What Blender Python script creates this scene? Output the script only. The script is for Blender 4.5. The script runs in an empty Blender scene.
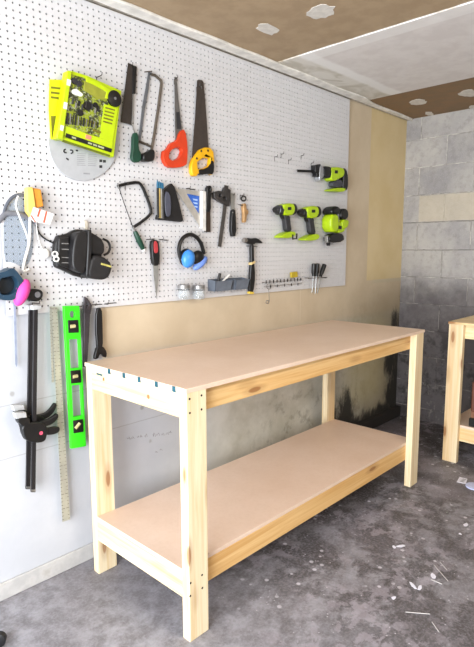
import bpy, bmesh, math, random
from mathutils import Vector, Matrix
from mathutils.geometry import tessellate_polygon
random.seed(7)
S = 0.0254                      # everything below is laid out in inches
C = bpy.context.scene.collection
# ------------------------------------------------------------------ camera
CAM = (-43.905, -78.451, 53.344); YAW, PIT, ROL, F = math.radians(46.351), math.radians(7.825), math.radians(-0.168), 533.77
PPX, PPY = 234.57, 323.5
Fv = Vector((math.sin(YAW)*math.cos(PIT), math.cos(YAW)*math.cos(PIT), -math.sin(PIT)))
R0 = Vector((math.cos(YAW), -math.sin(YAW), 0)); U0 = R0.cross(Fv)
Rv = R0*math.cos(ROL)+U0*math.sin(ROL); Uv = -R0*math.sin(ROL)+U0*math.cos(ROL)
cd = bpy.data.cameras.new('camera'); cam = bpy.data.objects.new('camera', cd); C.objects.link(cam)
M3 = Matrix((Rv, Uv, -Fv)).transposed().to_4x4(); M3.translation = Vector(CAM)*S
cam.matrix_world = M3; cd.sensor_fit = 'HORIZONTAL'; cd.sensor_width = 36; cd.lens = 36*F/474
cd.shift_x = (237-PPX)/474; cd.clip_start = 0.02
bpy.context.scene.camera = cam
def hit(u, v, ax, val):
    d = Fv+Rv*((u-PPX)/F)-Uv*((v-PPY)/F); t = (val-CAM[ax])/d[ax]
    return Vector(CAM)+d*t
PB = -0.5                       # front face of the pegboard
def P(u, v, d=0.0):
    h = hit(u, v, 1, PB-d); return (h.x, h.z)
def P3(u, v, d=0.0):
    h = hit(u, v, 1, PB-d); return (h.x, h.y, h.z)
class Mapper:                   # a thick tool: outline read at its middle plane, width corrected for its visible side
    def __init__(s, u, v, dm, kx=0.75, kz=0.95):
        s.c = P(u, v, dm); s.dm = dm; s.kx = kx; s.kz = kz
    def __call__(s, u, v):
        x, z = P(u, v, s.dm); return (s.c[0]+(x-s.c[0])*s.kx, s.c[1]+(z-s.c[1])*s.kz)
# ------------------------------------------------------------------ materials
def lin(c):
    if isinstance(c, str): c = [int(c[i:i+2], 16) for i in (0, 2, 4)]
    o = []
    for k in c:
        k /= 255; o.append(k/12.92 if k < .04045 else ((k+.055)/1.055)**2.4)
    return tuple(o)+(1,)
class N:
    def __init__(s, name):
        s.m = bpy.data.materials.new(name); s.m.use_nodes = True; s.t = s.m.node_tree
        s.b = s.t.nodes['Principled BSDF']; s.pos = None
    def n(s, typ, **kw):
        n = s.t.nodes.new(typ)
        for k, v in kw.items(): setattr(n, k, v)
        return n
    def put(s, sock, v):
        if isinstance(v, (int, float)): sock.default_value = v
        elif isinstance(v, tuple): sock.default_value = v
        else: s.t.links.new(v, sock)
    def world(s):               # position in inches
        if s.pos is None:
            g = s.n('ShaderNodeNewGeometry'); vm = s.n('ShaderNodeVectorMath', operation='SCALE')
            s.t.links.new(g.outputs['Position'], vm.inputs[0]); vm.inputs['Scale'].default_value = 1/S
            s.pos = vm.outputs[0]; sp = s.n('ShaderNodeSeparateXYZ'); s.t.links.new(s.pos, sp.inputs[0])
            s.x, s.y, s.z = sp.outputs
        return s.pos
    def obj(s):
        g = s.n('ShaderNodeTexCoord'); vm = s.n('ShaderNodeVectorMath', operation='SCALE')
        s.t.links.new(g.outputs['Object'], vm.inputs[0]); vm.inputs['Scale'].default_value = 1/S
        return vm.outputs[0]
    def math(s, op, a, b=0.0, c=0.0, clamp=False):
        n = s.n('ShaderNodeMath', operation=op); n.use_clamp = clamp
        s.put(n.inputs[0], a); s.put(n.inputs[1], b)
        if op in ('MULTIPLY_ADD', 'SMOOTH_MIN'): s.put(n.inputs[2], c)
        return n.outputs[0]
    def mulv(s, v, k):
        n = s.n('ShaderNodeVectorMath', operation='MULTIPLY'); s.put(n.inputs[0], v); s.put(n.inputs[1], k); return n.outputs[0]
    def noise(s, v, scale, detail=4, rough=.55, dist=0):
        n = s.n('ShaderNodeTexNoise'); s.put(n.inputs['Vector'], v); n.inputs['Scale'].default_value = scale
        n.inputs['Detail'].default_value = detail; n.inputs['Roughness'].default_value = rough; n.inputs['Distortion'].default_value = dist
        return n.outputs['Fac']
    def step(s, v, a, b):       # 0 at a, 1 at b
        n = s.n('ShaderNodeMapRange', interpolation_type='SMOOTHSTEP'); s.put(n.inputs[0], v)
        n.inputs[1].default_value = a; n.inputs[2].default_value = b; return n.outputs[0]
    def mix(s, f, a, b, mode='MIX'):
        n = s.n('ShaderNodeMix', data_type='RGBA', blend_type=mode)
        s.put(n.inputs['Factor'], f); s.put(n.inputs['A'], a); s.put(n.inputs['B'], b); return n.outputs['Result']
    def mul(s, *a):
        r = a[0]
        for k in a[1:]: r = s.math('MULTIPLY', r, k)
        return r
    def box(s, v, a, b, e=.3): return s.mul(s.step(v, a-e, a+e), s.step(v, b+e, b-e))
    def done(s, col, rough=.6, metal=0.0, bump=None, bs=.3, bd=.01):
        s.put(s.b.inputs['Base Color'], col); s.put(s.b.inputs['Roughness'], rough); s.b.inputs['Metallic'].default_value = metal
        if bump is not None:
            n = s.n('ShaderNodeBump'); n.inputs['Strength'].default_value = bs; n.inputs['Distance'].default_value = bd
            s.put(n.inputs['Height'], bump); s.t.links.new(n.outputs[0], s.b.inputs['Normal'])
        return s.m
MATS = {}
def mat(name, col, rough=.5, metal=0.0, var=.12, sc=.8):
    if name in MATS: return MATS[name]
    n = N(name); f = n.noise(n.obj(), sc, 5)
    c = lin(col); d = tuple(k*(1-var) for k in c[:3])+(1,); u = tuple(min(1, k*(1+var)) for k in c[:3])+(1,)
    MATS[name] = n.done(n.mix(n.step(f, .3, .7), d, u), rough, metal, f, .08, .002); return MATS[name]
def glassy(name, col, alpha=.25, rough=.08):
    if name in MATS: return MATS[name]
    n = N(name); t = n.t; tr = n.n('ShaderNodeBsdfTransparent'); tr.inputs[0].default_value = lin((245, 248, 250))
    mx = n.n('ShaderNodeMixShader'); f = alpha
    n.put(mx.inputs[0], f); t.links.new(tr.outputs[0], mx.inputs[1]); t.links.new(n.b.outputs[0], mx.inputs[2])
    n.b.inputs['Base Color'].default_value = lin(col); n.b.inputs['Roughness'].default_value = rough
    t.links.new(mx.outputs[0], t.nodes['Material Output'].inputs[0]); MATS[name] = n.m; return n.m
def pine(name, axis, c1='E9D5AC', c2='DAB985', seed=0.0):
    n = N(name); w = n.world(); v = n.mulv(w, tuple(.035 if i == axis else 1.0 for i in range(3)))
    a = n.n('ShaderNodeVectorMath', operation='ADD'); n.put(a.inputs[0], v); a.inputs[1].default_value = (seed, seed*.7, seed*1.3)
    v = a.outputs[0]
    g = n.noise(v, 1.6, 6, .6, .6); broad = n.noise(v, .35, 3)
    col = n.mix(n.step(g, .35, .68), lin(c1), lin(c2)); col = n.mix(n.mul(n.step(broad, .45, .7), .5), col, lin('D0A468'))
    k = n.n('ShaderNodeTexVoronoi'); n.put(k.inputs['Vector'], n.mulv(w, tuple(.085 if i == axis else .3 for i in range(3)))); k.inputs['Scale'].default_value = 1.0
    kn = n.math('MAXIMUM', n.step(k.outputs['Distance'], .17, .09), n.mul(n.step(k.outputs['Distance'], .3, .15), .35))
    col = n.mix(n.mul(kn, .8), col, lin('8A5426'))
    return n.done(col, .55, 0, g, .12, .002)
# ------------------------------------------------------------------ mesh helpers
class G:
    def __init__(s): s.v = []; s.f = []; s.mi = []; s.cur = 0
    def add(s, vs, fs):
        o = len(s.v); s.v += [tuple(v) for v in vs]
        for f in fs: s.f.append([o+i for i in f]); s.mi.append(s.cur)
        return s
    def box(s, x0, x1, y0, y1, z0, z1):
        x0, x1 = sorted((x0, x1)); y0, y1 = sorted((y0, y1)); z0, z1 = sorted((z0, z1))
        return s.add([(x, y, z) for x in (x0, x1) for y in (y0, y1) for z in (z0, z1)],
                     [(0, 1, 3, 2), (4, 6, 7, 5), (0, 4, 5, 1), (2, 3, 7, 6), (0, 2, 6, 4), (1, 5, 7, 3)])
    def prism(s, pts, y0, y1, holes=()):      # pts (x, z), from y0 (back) to y1 (front)
        loops = [list(pts)]+[list(h) for h in holes]; flat = [p for l in loops for p in l]; n = len(flat)
        vs = [(p[0], y0, p[1]) for p in flat]+[(p[0], y1, p[1]) for p in flat]
        if holes: tris = [tuple(t) for t in tessellate_polygon([[Vector((p[0], p[1], 0)) for p in l] for l in loops])]
        else: tris = [tuple(range(n))]
        fs = [t for t in tris]+[tuple(i+n for i in reversed(t)) for t in tris]; o = 0
        for l in loops:
            m = len(l)
            for i in range(m): a, b = o+i, o+(i+1) % m; fs.append((a, b, b+n, a+n))
            o += m
        return s.add(vs, fs)
    def pp(s, pts, d0, d1, mp=None, holes=()):  # outline given where the photo shows it on the board
        f = mp if mp else (lambda u, v: P(u, v, (d0+d1)/2))
        return s.prism([f(*p) for p in pts], PB-d0, PB-d1, [[f(*p) for p in h] for h in holes])
    def tube(s, path, r, n=8, closed=False, flat=1.0):
        path = [Vector(p) for p in path]; m = len(path); rs = r if isinstance(r, (list, tuple)) else [r]*m
        vs = []; prev = None
        for i, p in enumerate(path):
            a = path[(i-1) % m] if (closed or i > 0) else p; b = path[(i+1) % m] if (closed or i < m-1) else p
            t = (b-a).normalized()
            if prev is None:
                h = Vector((0, 1, 0)) if abs(t.y) < .9 else Vector((1, 0, 0)); e1 = (h-t*h.dot(t)).normalized()
            else: e1 = (prev-t*prev.dot(t)).normalized()
            prev = e1; e2 = t.cross(e1)
            for k in range(n):
                q = 2*math.pi*k/n; vs.append(p+(e1*math.cos(q)*flat+e2*math.sin(q))*rs[i])
        fs = []
        for i in range(m if closed else m-1):
            for k in range(n):
                a = i*n+k; b = i*n+(k+1) % n; c = ((i+1) % m)*n+k; d = ((i+1) % m)*n+(k+1) % n; fs.append((a, b, d, c))
        if not closed: fs += [tuple(reversed(range(n))), tuple(range((m-1)*n, m*n))]
        return s.add(vs, fs)
    def lathe(s, base, axis, prof, n=20):     # prof [(distance along axis, radius)]
        base = Vector(base); ax = Vector(axis).normalized(); h = Vector((0, 0, 1)) if abs(ax.z) < .9 else Vector((1, 0, 0))
        e1 = (h-ax*h.dot(ax)).normalized(); e2 = ax.cross(e1); vs = []
        for t, r in prof:
            for k in range(n): q = 2*math.pi*k/n; vs.append(base+ax*t+(e1*math.cos(q)+e2*math.sin(q))*max(r, 1e-3))
        fs = [tuple(reversed(range(n))), tuple(range((len(prof)-1)*n, len(prof)*n))]
        for i in range(len(prof)-1):
            for k in range(n): fs.append((i*n+k, i*n+(k+1) % n, (i+1)*n+(k+1) % n, (i+1)*n+k))
        return s.add(vs, fs)
    def blob(s, c, r, n=16, m=10, rot=0.0, sq=1.0):
        vs = []; fs = []; ca, sa = math.cos(rot), math.sin(rot)
        for j in range(m+1):
            th = math.pi*j/m
            for k in range(n):
                ph = 2*math.pi*k/n; sp = lambda a: math.copysign(abs(a)**sq, a)
                x, y, z = r[0]*sp(math.sin(th))*sp(math.cos(ph)), r[1]*sp(math.sin(th))*sp(math.sin(ph)), r[2]*sp(math.cos(th))
                vs.append((c[0]+x*ca-z*sa, c[1]+y, c[2]+x*sa+z*ca))
        for j in range(m):
            for k in range(n): fs.append((j*n+k, j*n+(k+1) % n, (j+1)*n+(k+1) % n, (j+1)*n+k))
        return s.add(vs, fs)
def obj(name, g, mats, parent=None, bevel=0.0, smooth=True, seg=2, angle=35, raw=False):
    org = Vector(parent['_o']) if parent is not None and '_o' in parent else None
    if org is None:
        if parent is not None: org = Vector(parent['_w'])
        else:
            xs, ys, zs = zip(*g.v); org = Vector(((min(xs)+max(xs))/2, (min(ys)+max(ys))/2, min(zs)))
    me = bpy.data.meshes.new(name); me.from_pydata([tuple((Vector(v)-org)*S) for v in g.v], [], g.f)
    bm = bmesh.new(); bm.from_mesh(me); bmesh.ops.remove_doubles(bm, verts=bm.verts, dist=1e-6)
    if not raw: bmesh.ops.recalc_face_normals(bm, faces=bm.faces)
    bm.to_mesh(me); bm.free()
    ml = mats if isinstance(mats, (list, tuple)) else [mats]
    for m in ml: me.materials.append(m)
    if len(ml) > 1 and len(me.polygons) == len(g.mi): me.polygons.foreach_set('material_index', g.mi)
    o = bpy.data.objects.new(name, me); C.objects.link(o); WO[o.name] = tuple(org)
    if parent is None: o.location = org*S
    else: o.parent = parent
    o['_w'] = tuple(org)
    if bevel:
        b = o.modifiers.new('bevel', 'BEVEL'); b.width = bevel*S; b.segments = seg; b.limit_method = 'ANGLE'; b.angle_limit = math.radians(angle)
    if smooth:
        me.polygons.foreach_set('use_smooth', [True]*len(me.polygons))
        try:
            bm = bmesh.new(); bm.from_mesh(me)
            for e in bm.edges:
                if len(e.link_faces) == 2 and e.calc_face_angle(0) > math.radians(38): e.smooth = False
            bm.to_mesh(me); bm.free()
        except Exception: pass
    return o
WO = {}
def thing(name, label, cat, loc, group=None):
    o = bpy.data.objects.new(name, None); C.objects.link(o); o.location = Vector(loc)*S; o['_o'] = tuple(loc); o['_w'] = tuple(loc)
    o.empty_display_size = .02; return tag(o, label, cat, group)
def tag(o, label, cat, group=None, kind=None):
    o['label'] = label; o['category'] = cat
    if group: o['group'] = group
    if kind: o['kind'] = kind
    return o
def struct(o, label, cat='room'):
    o['kind'] = 'structure'; o['label'] = label; o['category'] = cat; return o
def circ(u, v, ru, rv=None, n=20, rot=0, a0=0, a1=360):
    rv = rv or ru; o = []
    for i in range(n):
        a = math.radians(a0+(a1-a0)*i/n); x, y = ru*math.cos(a), rv*math.sin(a)
        o.append((u+x*math.cos(rot)-y*math.sin(rot), v+x*math.sin(rot)+y*math.cos(rot)))
    return o
def smoothpoly(pts, it=2, closed=True):
    for _ in range(it):
        o = []; n = len(pts)
        for i in range(n if closed else n-1):
            a, b = Vector(pts[i]), Vector(pts[(i+1) % n]); o += [tuple(a*.75+b*.25), tuple(a*.25+b*.75)]
        if not closed: o = [tuple(pts[0])]+o+[tuple(pts[-1])]
        pts = o
    return pts
def patch(x, y, rx, ry, n=18, rot=0, j=.18):
    o = []
    for i in range(n):
        a = 2*math.pi*i/n; q = 1+random.uniform(-j, j); px, py = rx*q*math.cos(a), ry*q*math.sin(a)
        o.append((x+px*math.cos(rot)-py*math.sin(rot), y+px*math.sin(rot)+py*math.cos(rot)))
    return o
def slab(g, pts, z0, z1):
    n = len(pts); return g.add([(p[0], p[1], z0) for p in pts]+[(p[0], p[1], z1) for p in pts],
        [tuple(range(n)), tuple(reversed(range(n, 2*n)))]+[(i, (i+1) % n, (i+1) % n+n, i+n) for i in range(n)])
black = mat('black_plastic', '0D0D0F', .42); dark = mat('dark_steel', '302D2B', .4, .6); steel = mat('steel', '8F8E8C', .35, .7)
lime = mat('lime_plastic', 'A6C40E', .42, 0, .06); white = mat('white_plastic', 'E6E4E0', .5); grey = mat('grey_plastic', '77787C', .5)
dgrey = mat('dark_grey_rubber', '28282B', .6); rust = mat('browned_steel', '41352D', .55, .4); wire = mat('hook_wire', '4A4744', .35, .8)
# ------------------------------------------------------------------ the setting
XB, ZC, YR, XD = 114.3, 92.3, -190.0, -100.0
def m_floor():
    n = N('stained_concrete'); w = n.world(); a = n.noise(w, .05, 6, .6); b = n.noise(w, .35, 8, .7); c = n.noise(w, 2.2, 6, .7)
    big = n.noise(w, .045, 3, .5)
    col = n.mix(n.step(b, .35, .68), lin('6C6A6E'), lin('98979E'))
    col = n.mix(n.mul(n.step(a, .42, .6), .45), col, lin('656063'))
    right = n.mul(n.step(n.x, 2, 30), n.step(n.noise(w, .13, 7, .7, .3), .43, .53))          # old oil and damp staining
    col = n.mix(n.mul(right, .72), col, lin('332D2C'))
    under = n.mul(n.step(n.math('ADD', n.y, n.mul(n.noise(w, .12, 4), 14.0)), -22, -12), n.step(n.x, 10, 50)); col = n.mix(n.mul(under, .8), col, lin('2A2523'))  # shade under the bench, painted into the floor colour
    haze = n.mul(n.step(n.noise(w, .035, 4, .6), .5, .62), n.step(n.x, 30, 55)); col = n.mix(n.mul(haze, .4), col, lin('8D8790'))
    pale = n.mul(n.step(n.noise(w, .3, 9, .72, .2), .5, .545), n.step(n.noise(w, .06, 3), .46, .6), n.step(n.x, 2, 12)); col = n.mix(n.mul(pale, .42), col, lin('ABA4AE'))
    for sc_, th, k in ((.45, .2, .7), (1.1, .16, .6)):
        fl = n.n('ShaderNodeTexVoronoi'); n.put(fl.inputs['Vector'], w); fl.inputs['Scale'].default_value = sc_
        spot = n.mul(n.step(fl.outputs['Distance'], th, th*.6), n.step(n.noise(w, .2*sc_, 3), .5, .58), n.step(n.x, 0, 20)); col = n.mix(n.mul(spot, k), col, lin('D6D3DC'))
    col = n.mix(n.mul(n.step(c, .42, .66), .28), col, lin('A6A2AB'))
    return n.done(col, n.math('MULTIPLY_ADD', b, .35, .42), 0, n.math('ADD', b, n.mul(c, .3)), .25, .004)
def m_wall():
    n = N('patched_plaster'); w = n.world(); a = n.noise(w, .08, 5, .6); b = n.noise(w, .6, 6, .6); wob = n.math('MULTIPLY_ADD', b, 1.2, -.6)
    X = n.math('ADD', n.x, wob); Z = n.math('ADD', n.z, wob)
    col = n.mix(n.step(a, .35, .65), lin('B2B4BA'), lin('BCBDC2'))
    blk = n.mix(n.step(n.noise(w, .1, 6, .65), .35, .65), lin('B0AB9C'), lin('C6C2B6'))    # lower wall turns beige to the right, a light gradient put into its colour
    col = n.mix(n.mul(n.step(X, 12, 42), n.step(n.z, 36.5, 35)), col, blk)
    tan = n.mix(n.step(a, .35, .65), lin('BFAE94'), lin('C9B9A0'))
    col = n.mix(n.mul(n.step(n.x, 5.2, 5.8), n.step(n.z, 33, 36)), col, tan)
    yel = n.mix(n.step(a, .3, .7), lin('D2BF96'), lin('CAB587'))
    col = n.mix(n.mul(n.step(n.x, 93.0, 93.4), n.step(n.z, 44.4, 44.8)), col, yel)
    col = n.mix(n.mul(n.box(n.z, 43.6, 44.6, .3), n.step(n.math('ADD', n.x, n.mul(b, 6.0)), 99, 101), .8), col, lin('BDB29A'))
    dirt_falloff = n.mul(n.step(n.math('ADD', n.x, n.mul(b, 12.0)), 78, 112), n.step(n.z, 50, 30)); col = n.mix(n.mul(dirt_falloff, .75), col, lin('776A50'))  # dirt toward the corner, with light falloff painted in
    spk = n.n('ShaderNodeTexVoronoi'); n.put(spk.inputs['Vector'], w); spk.inputs['Scale'].default_value = .16
    col = n.mix(n.mul(n.step(n.math('ADD', spk.outputs['Distance'], n.mul(b, .12)), .15, .1), n.step(n.z, 36, 34), .5), col, lin('7A7468'))
    for zz in (30.3, 22.1): col = n.mix(n.mul(n.box(n.math('ADD', n.z, n.mul(wob, .12)), zz-.03, zz+.03, .1), .8), col, lin('6E6862'))
    col = n.mix(n.mul(n.box(n.x, 61.6, 61.9, .1), n.box(n.z, 36, 43.7, .3), .3), col, lin('DCD3C2'))
    st = n.mul(n.step(n.noise(w, .22, 7, .7), .5, .64), n.step(n.x, 30, 60), n.step(n.z, 30, 12)); col = n.mix(n.mul(st, .5), col, lin('6E675A'))
    yl = n.mul(n.box(n.x, 82, 105, 6), n.box(n.z, 8, 32, 5)); col = n.mix(n.mul(yl, .5), col, lin('BDAE80'))
    mz = n.noise(n.mulv(w, (1.0, 1.0, .45)), .22, 7, .7)
    near = n.math('MAXIMUM', n.mul(n.step(n.x, 101, 112), n.step(n.z, 50, 18)), n.math('MAXIMUM', n.mul(n.box(n.x, 76, 90, 5), n.step(n.z, 22, 5)), n.mul(n.step(n.x, 60, 85), n.step(n.z, 9, 3))))
    mold = n.step(n.math('ADD', near, n.math('MULTIPLY', n.math('SUBTRACT', mz, .5), 2.4)), .3, .85); mold = n.mul(mold, n.step(near, .02, .2))
    col = n.mix(n.mul(mold, .93), col, lin('1C1917'))
    return n.done(col, .75, 0, n.math('ADD', b, n.mul(n.noise(w, 3, 4), .3)), .15, .004)
def m_block():
    n = N('concrete_block'); w = n.world(); b = n.noise(w, .5, 7, .65); f = n.noise(w, 3.0, 5, .7)
    wob = n.mul(n.math('SUBTRACT', b, .5), .5)
    cb = n.n('ShaderNodeCombineXYZ'); n.put(cb.inputs[0], n.math('ADD', n.math('ADD', n.y, 160+4.7+8), wob)); n.put(cb.inputs[1], n.math('ADD', n.math('ADD', n.z, 12.4), wob))
    br = n.n('ShaderNodeTexBrick'); n.put(br.inputs['Vector'], cb.outputs[0]); br.offset = .5; br.inputs['Scale'].default_value = 1
    for k, v in (('Mortar Size', .2), ('Mortar Smooth', .7), ('Bias', 0), ('Brick Width', 16), ('Row Height', 8.2)): br.inputs[k].default_value = v
    br.inputs['Color1'].default_value = lin('8D8A8A'); br.inputs['Color2'].default_value = lin('ABA7A3'); br.inputs['Mortar'].default_value = lin('A09C96')
    big = n.noise(w, .07, 5, .6)
    col = n.mix(.6, br.outputs['Color'], n.mix(n.step(big, .35, .65), lin('8B898B'), lin('B0ACA6')))
    col = n.mix(n.mul(n.step(b, .45, .68), .35), col, lin('76726F')); col = n.mix(n.mul(n.step(f, .5, .7), .3), col, lin('BDB9B3'))
    mort = n.mul(br.outputs['Fac'], n.step(n.noise(w, .25, 4, .6), .42, .56)); col = n.mix(n.mul(mort, .8), col, lin('CFCBC4'))
    dk = n.mul(br.outputs['Fac'], n.step(n.noise(w, .3, 4, .6), .56, .46)); col = n.mix(n.mul(dk, .35), col, lin('5E5A57'))
    crm = n.mul(n.step(n.math('ADD', n.y, wob), -4.8, -5.2), n.box(n.math('ADD', n.z, wob), 61.7, 69.4, .3)); col = n.mix(n.mul(crm, .5), col, lin('BFB298'))
    for zz in (53.2, 61.5): col = n.mix(n.mul(n.box(n.math('ADD', n.z, wob), zz-.05, zz+.1, .12), .75), col, lin('4E4A48'))
    damp = n.step(n.math('ADD', n.z, n.mul(n.noise(w, .09, 5, .6), 34.0)), 68, 46); col = n.mix(n.mul(damp, .85), col, lin('433C3E'))
    pch = n.mul(n.step(n.noise(w, .16, 8, .75), .47, .6), n.step(n.z, 40, 22)); col = n.mix(n.mul(pch, .7), col, lin('262122'))
    col = n.mix(n.mul(mort, n.step(n.z, 46, 40), .45), col, lin('99938E'))
    low = n.mul(n.step(n.noise(w, .4, 6, .7), .55, .66), n.step(n.z, 26, 8)); col = n.mix(n.mul(low, .4), col, lin('908A82'))
    return n.done(col, .85, 0, n.math('ADD', n.mul(br.outputs['Fac'], -1.0), n.mul(f, .5)), .6, .008)
n_off = 0.0
def m_ceil():
    n = N('drywall_panels'); w = n.world(); b = n.noise(w, .3, 6, .6); X = n.math('ADD', n.x, n.math('MULTIPLY_ADD', b, .8, -.4))
    brown = n.mix(n.step(b, .35, .65), lin('9A8468'), lin('A58F72')); brown2 = lin('85694A')
    brown = n.mix(n.step(n.x, 70, 86), brown, n.mix(n.step(b, .4, .6), lin('7E674B'), brown2))
    wht = n.mix(n.step(b, .35, .65), lin('CFC9C6'), lin('D8D3D0'))
    sw = n.noise(n.mulv(w, (.5, .9, 1)), .14, 3, .5, 2.0)
    wall_side = n.step(n.math('ADD', n.y, n.mul(b, 2.0)), -11, -9)
    mud = n.mix(n.step(sw, .38, .6), lin('B9B3A6'), lin('D4D0C8')); wht = n.mix(wall_side, wht, mud)
    wht = n.mix(n.mul(n.box(n.math('ADD', n.y, n.mul(b, 1.5)), -11.5, -8.5, .6), .9), wht, lin('E6E4E2'))
    inw = n.mul(n.step(X, 47.6, 47.9), n.step(X, 86.4, 86.1)); col = n.mix(inw, brown, wht)
    col = n.mix(n.mul(n.box(X, 47.6, 51.5, .3), n.step(n.y, -8, -10), .45), col, lin('EDECEA'))
    return n.done(col, .8, 0, n.math('ADD', b, sw), .2, .006)
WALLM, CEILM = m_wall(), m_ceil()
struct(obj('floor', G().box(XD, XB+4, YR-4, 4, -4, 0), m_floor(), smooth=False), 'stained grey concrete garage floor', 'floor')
struct(obj('ground', G().box(XD-700, XD, YR-400, 400, -4, -.3), mat('driveway', 'B9B4AC', .9), smooth=False), 'pale concrete driveway outside', 'ground')  # out of view, added pale so sunlight bounces onto the ceiling
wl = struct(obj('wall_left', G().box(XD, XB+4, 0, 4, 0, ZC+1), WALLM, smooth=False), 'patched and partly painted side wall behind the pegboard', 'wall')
struct(obj('wall_back', G().box(XB, XB+4, YR, 0, 0, ZC+1), m_block(), smooth=False), 'grey concrete block wall', 'wall')
struct(obj('wall_right', G().box(XD, XB+4, YR-4, YR, 0, ZC+1), mat('wall_paint', 'CFC6B8', .8), smooth=False), 'plain opposite wall', 'wall')
g = G().box(XD, XB+4, YR-4, 4, ZC, ZC+4)
g.box(47.8, 86.2, YR, -.2, ZC-.2, ZC+.1)
struct(obj('ceiling', g, CEILM, smooth=False), 'unfinished ceiling of brown and white drywall panels', 'ceiling')
g = G()
slab(g, smoothpoly([(-12, -3.9)]+[(x, -3.6+random.uniform(-.35, .35)) for x in range(-6, 86, 6)]+[(86, -3.2)]+[(x, -2.4+random.uniform(-.2, .2)) for x in range(90, 114, 5)]+[(XB, -2.2), (XB, -.9), (80, -1.1), (-12, -1.2)], 1), ZC-.5, ZC)
struct(obj('trim_1', g, mat('joint_tape', 'DAD7D0', .8, 0, .15, .4), bevel=.12), 'white taped joint between ceiling and side wall', 'trim')
g = G().box(-12, XB-.1, -1.0, -.02, ZC-.25, ZC); struct(obj('trim_2', g, mat('rough_plaster', 'A79F93', .9, 0, .3, .7)), 'rough plaster strip along the top of the side wall', 'trim')
comp = mat('joint_compound', 'CDC8C0', .85, 0, .1)
for i, (u, v, rx, ry, r) in enumerate([(268, 29, 2.6, 1.7, .2), (321, 12, 2.6, 2.2, .9), (418, 102, 2.7, 2.1, .3), (429, 113.5, 2.4, 1.1, .2), (468, 93, 3.4, 2.0, .2), (474, 107.5, 2.6, 1.1, .2)]):
    h = hit(u, v, 2, ZC); g = G(); slab(g, patch(h.x, h.y, rx, ry, 18, r), ZC-.07, ZC+.02)
    o = struct(obj('trim_%d' % (i+3), g, comp), ['pale compound patch nearest the pegboard top', 'pale compound patch beside the white panel edge', 'pale patch left on the far brown panel', 'small pale patch near the block wall', 'pale patch at the right edge of the ceiling', 'pale patch above the block wall at right'][i], 'trim')
def m_base():
    n = N('footing'); w = n.world(); b = n.noise(w, .4, 6, .6)
    col = n.mix(n.step(b, .35, .65), lin('A9A7A6'), lin('B8B6B4')); col = n.mix(n.mul(n.step(b, .55, .7), .4), col, lin('8D857A'))
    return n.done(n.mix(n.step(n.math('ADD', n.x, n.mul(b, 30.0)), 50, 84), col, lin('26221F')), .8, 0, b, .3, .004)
g = G().box(XD, 74, -.45, -.01, 0, 2.8); g.box(74, XB-.05, -1.8, -.01, 0, 3.3)
struct(obj('baseboard_left', g, m_base(), bevel=.15), 'low footing strip at the base of the side wall', 'baseboard')
# pencil notes on the wall below the bench top
g = G()
for (u, v, w_, h_) in [(129, 438, 3, 2.6), (133, 437.5, 2.4, 2.6), (138, 436.6, 2, 2), (141, 436, 2, 2), (146, 435.2, 3, 4), (154, 434.5, 2.6, 4), (158, 434.2, 3.4, 3), (163, 434.3, 3, 2), (167, 433.5, 3, 2), (170, 432, 2.4, 2), (161, 449.5, 3, 1.6), (156, 452, 2, 1.4)]:
    pts = []
    for k in range(9):
        a = k/8; uu = u+w_*(a-.5)+random.uniform(-.5, .5); vv = v+h_*.5*math.sin(a*9)+random.uniform(-.3, .3)
        h = hit(uu, vv, 1, 0); pts.append((h.x, -.02, h.z))
    g.tube(pts, .035, 5)
obj('pencil_writing', g, mat('pencil', '8C8888', .8), wl)
# ------------------------------------------------------------------ pegboard
GX, GZ = P(6.6, 15.7)
L0, R1 = P(2.5, 240)[0], (P(350, 101)[0]+P(345, 286.5)[0])/2
B0, T1 = 43.85, 91.75
def pegboard():
    t = thing('pegboard', 'large white perforated pegboard screwed to the side wall', 'pegboard', (L0, PB, B0))
    i0 = math.ceil(L0-GX+.3); i1 = math.floor(R1-GX-.3); j0 = math.ceil(B0-GZ+.3); j1 = math.floor(T1-GZ-.3)
    vs = []; fs = []; r = .158; nh = 8; yb = PB+.2
    xs = [L0]+[GX+i+.5 for i in range(i0, i1)]+[R1]; zs = [B0]+[GZ+j+.5 for j in range(j0, j1)]+[T1]
    for a in range(len(xs)-1):
        for b in range(len(zs)-1):
            o = len(vs); cx = GX+i0+a; cz = GZ+j0+b
            for (x, z) in ((xs[a+1], zs[b+1]), (xs[a], zs[b+1]), (xs[a], zs[b]), (xs[a+1], zs[b])): vs.append((x, PB, z))
            for k in range(nh): q = math.pi/4+2*math.pi*k/nh; vs.append((cx+r*math.cos(q), PB, cz+r*math.sin(q)))
            for k in range(nh): q = math.pi/4+2*math.pi*k/nh; vs.append((cx+r*math.cos(q), yb, cz+r*math.sin(q)))
            for k in range(4):
                c0, c1 = o+k, o+(k+1) % 4; h0, h1, h2 = o+4+2*k, o+4+2*k+1, o+4+(2*k+2) % nh
                fs += [(c0, h0, h1), (c0, h1, c1), (c1, h1, h2)]
            for k in range(nh): fs.append((o+4+k, o+12+k, o+12+(k+1) % nh, o+4+(k+1) % nh))
    g = G(); g.add(vs, fs)
    for (xa, xb, za, zb) in ((L0, L0+.02, B0, T1), (R1-.02, R1, B0, T1), (L0, R1, B0, B0+.02), (L0, R1, T1-.02, T1)): g.box(xa, xb, PB+.001, yb, za, zb)
    obj('perforated_panel', g, mat('pegboard_paint', 'CAC9CB', .55, 0, .03), t, smooth=False)
    obj('backing', G().box(L0+.1, R1-.1, PB+.3, -.03, B0+.1, T1-.1), mat('bare_hardboard', '1E1A17', .9), t, smooth=False)  # dark sheet added as the shade seen through the holes
pegboard()
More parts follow.
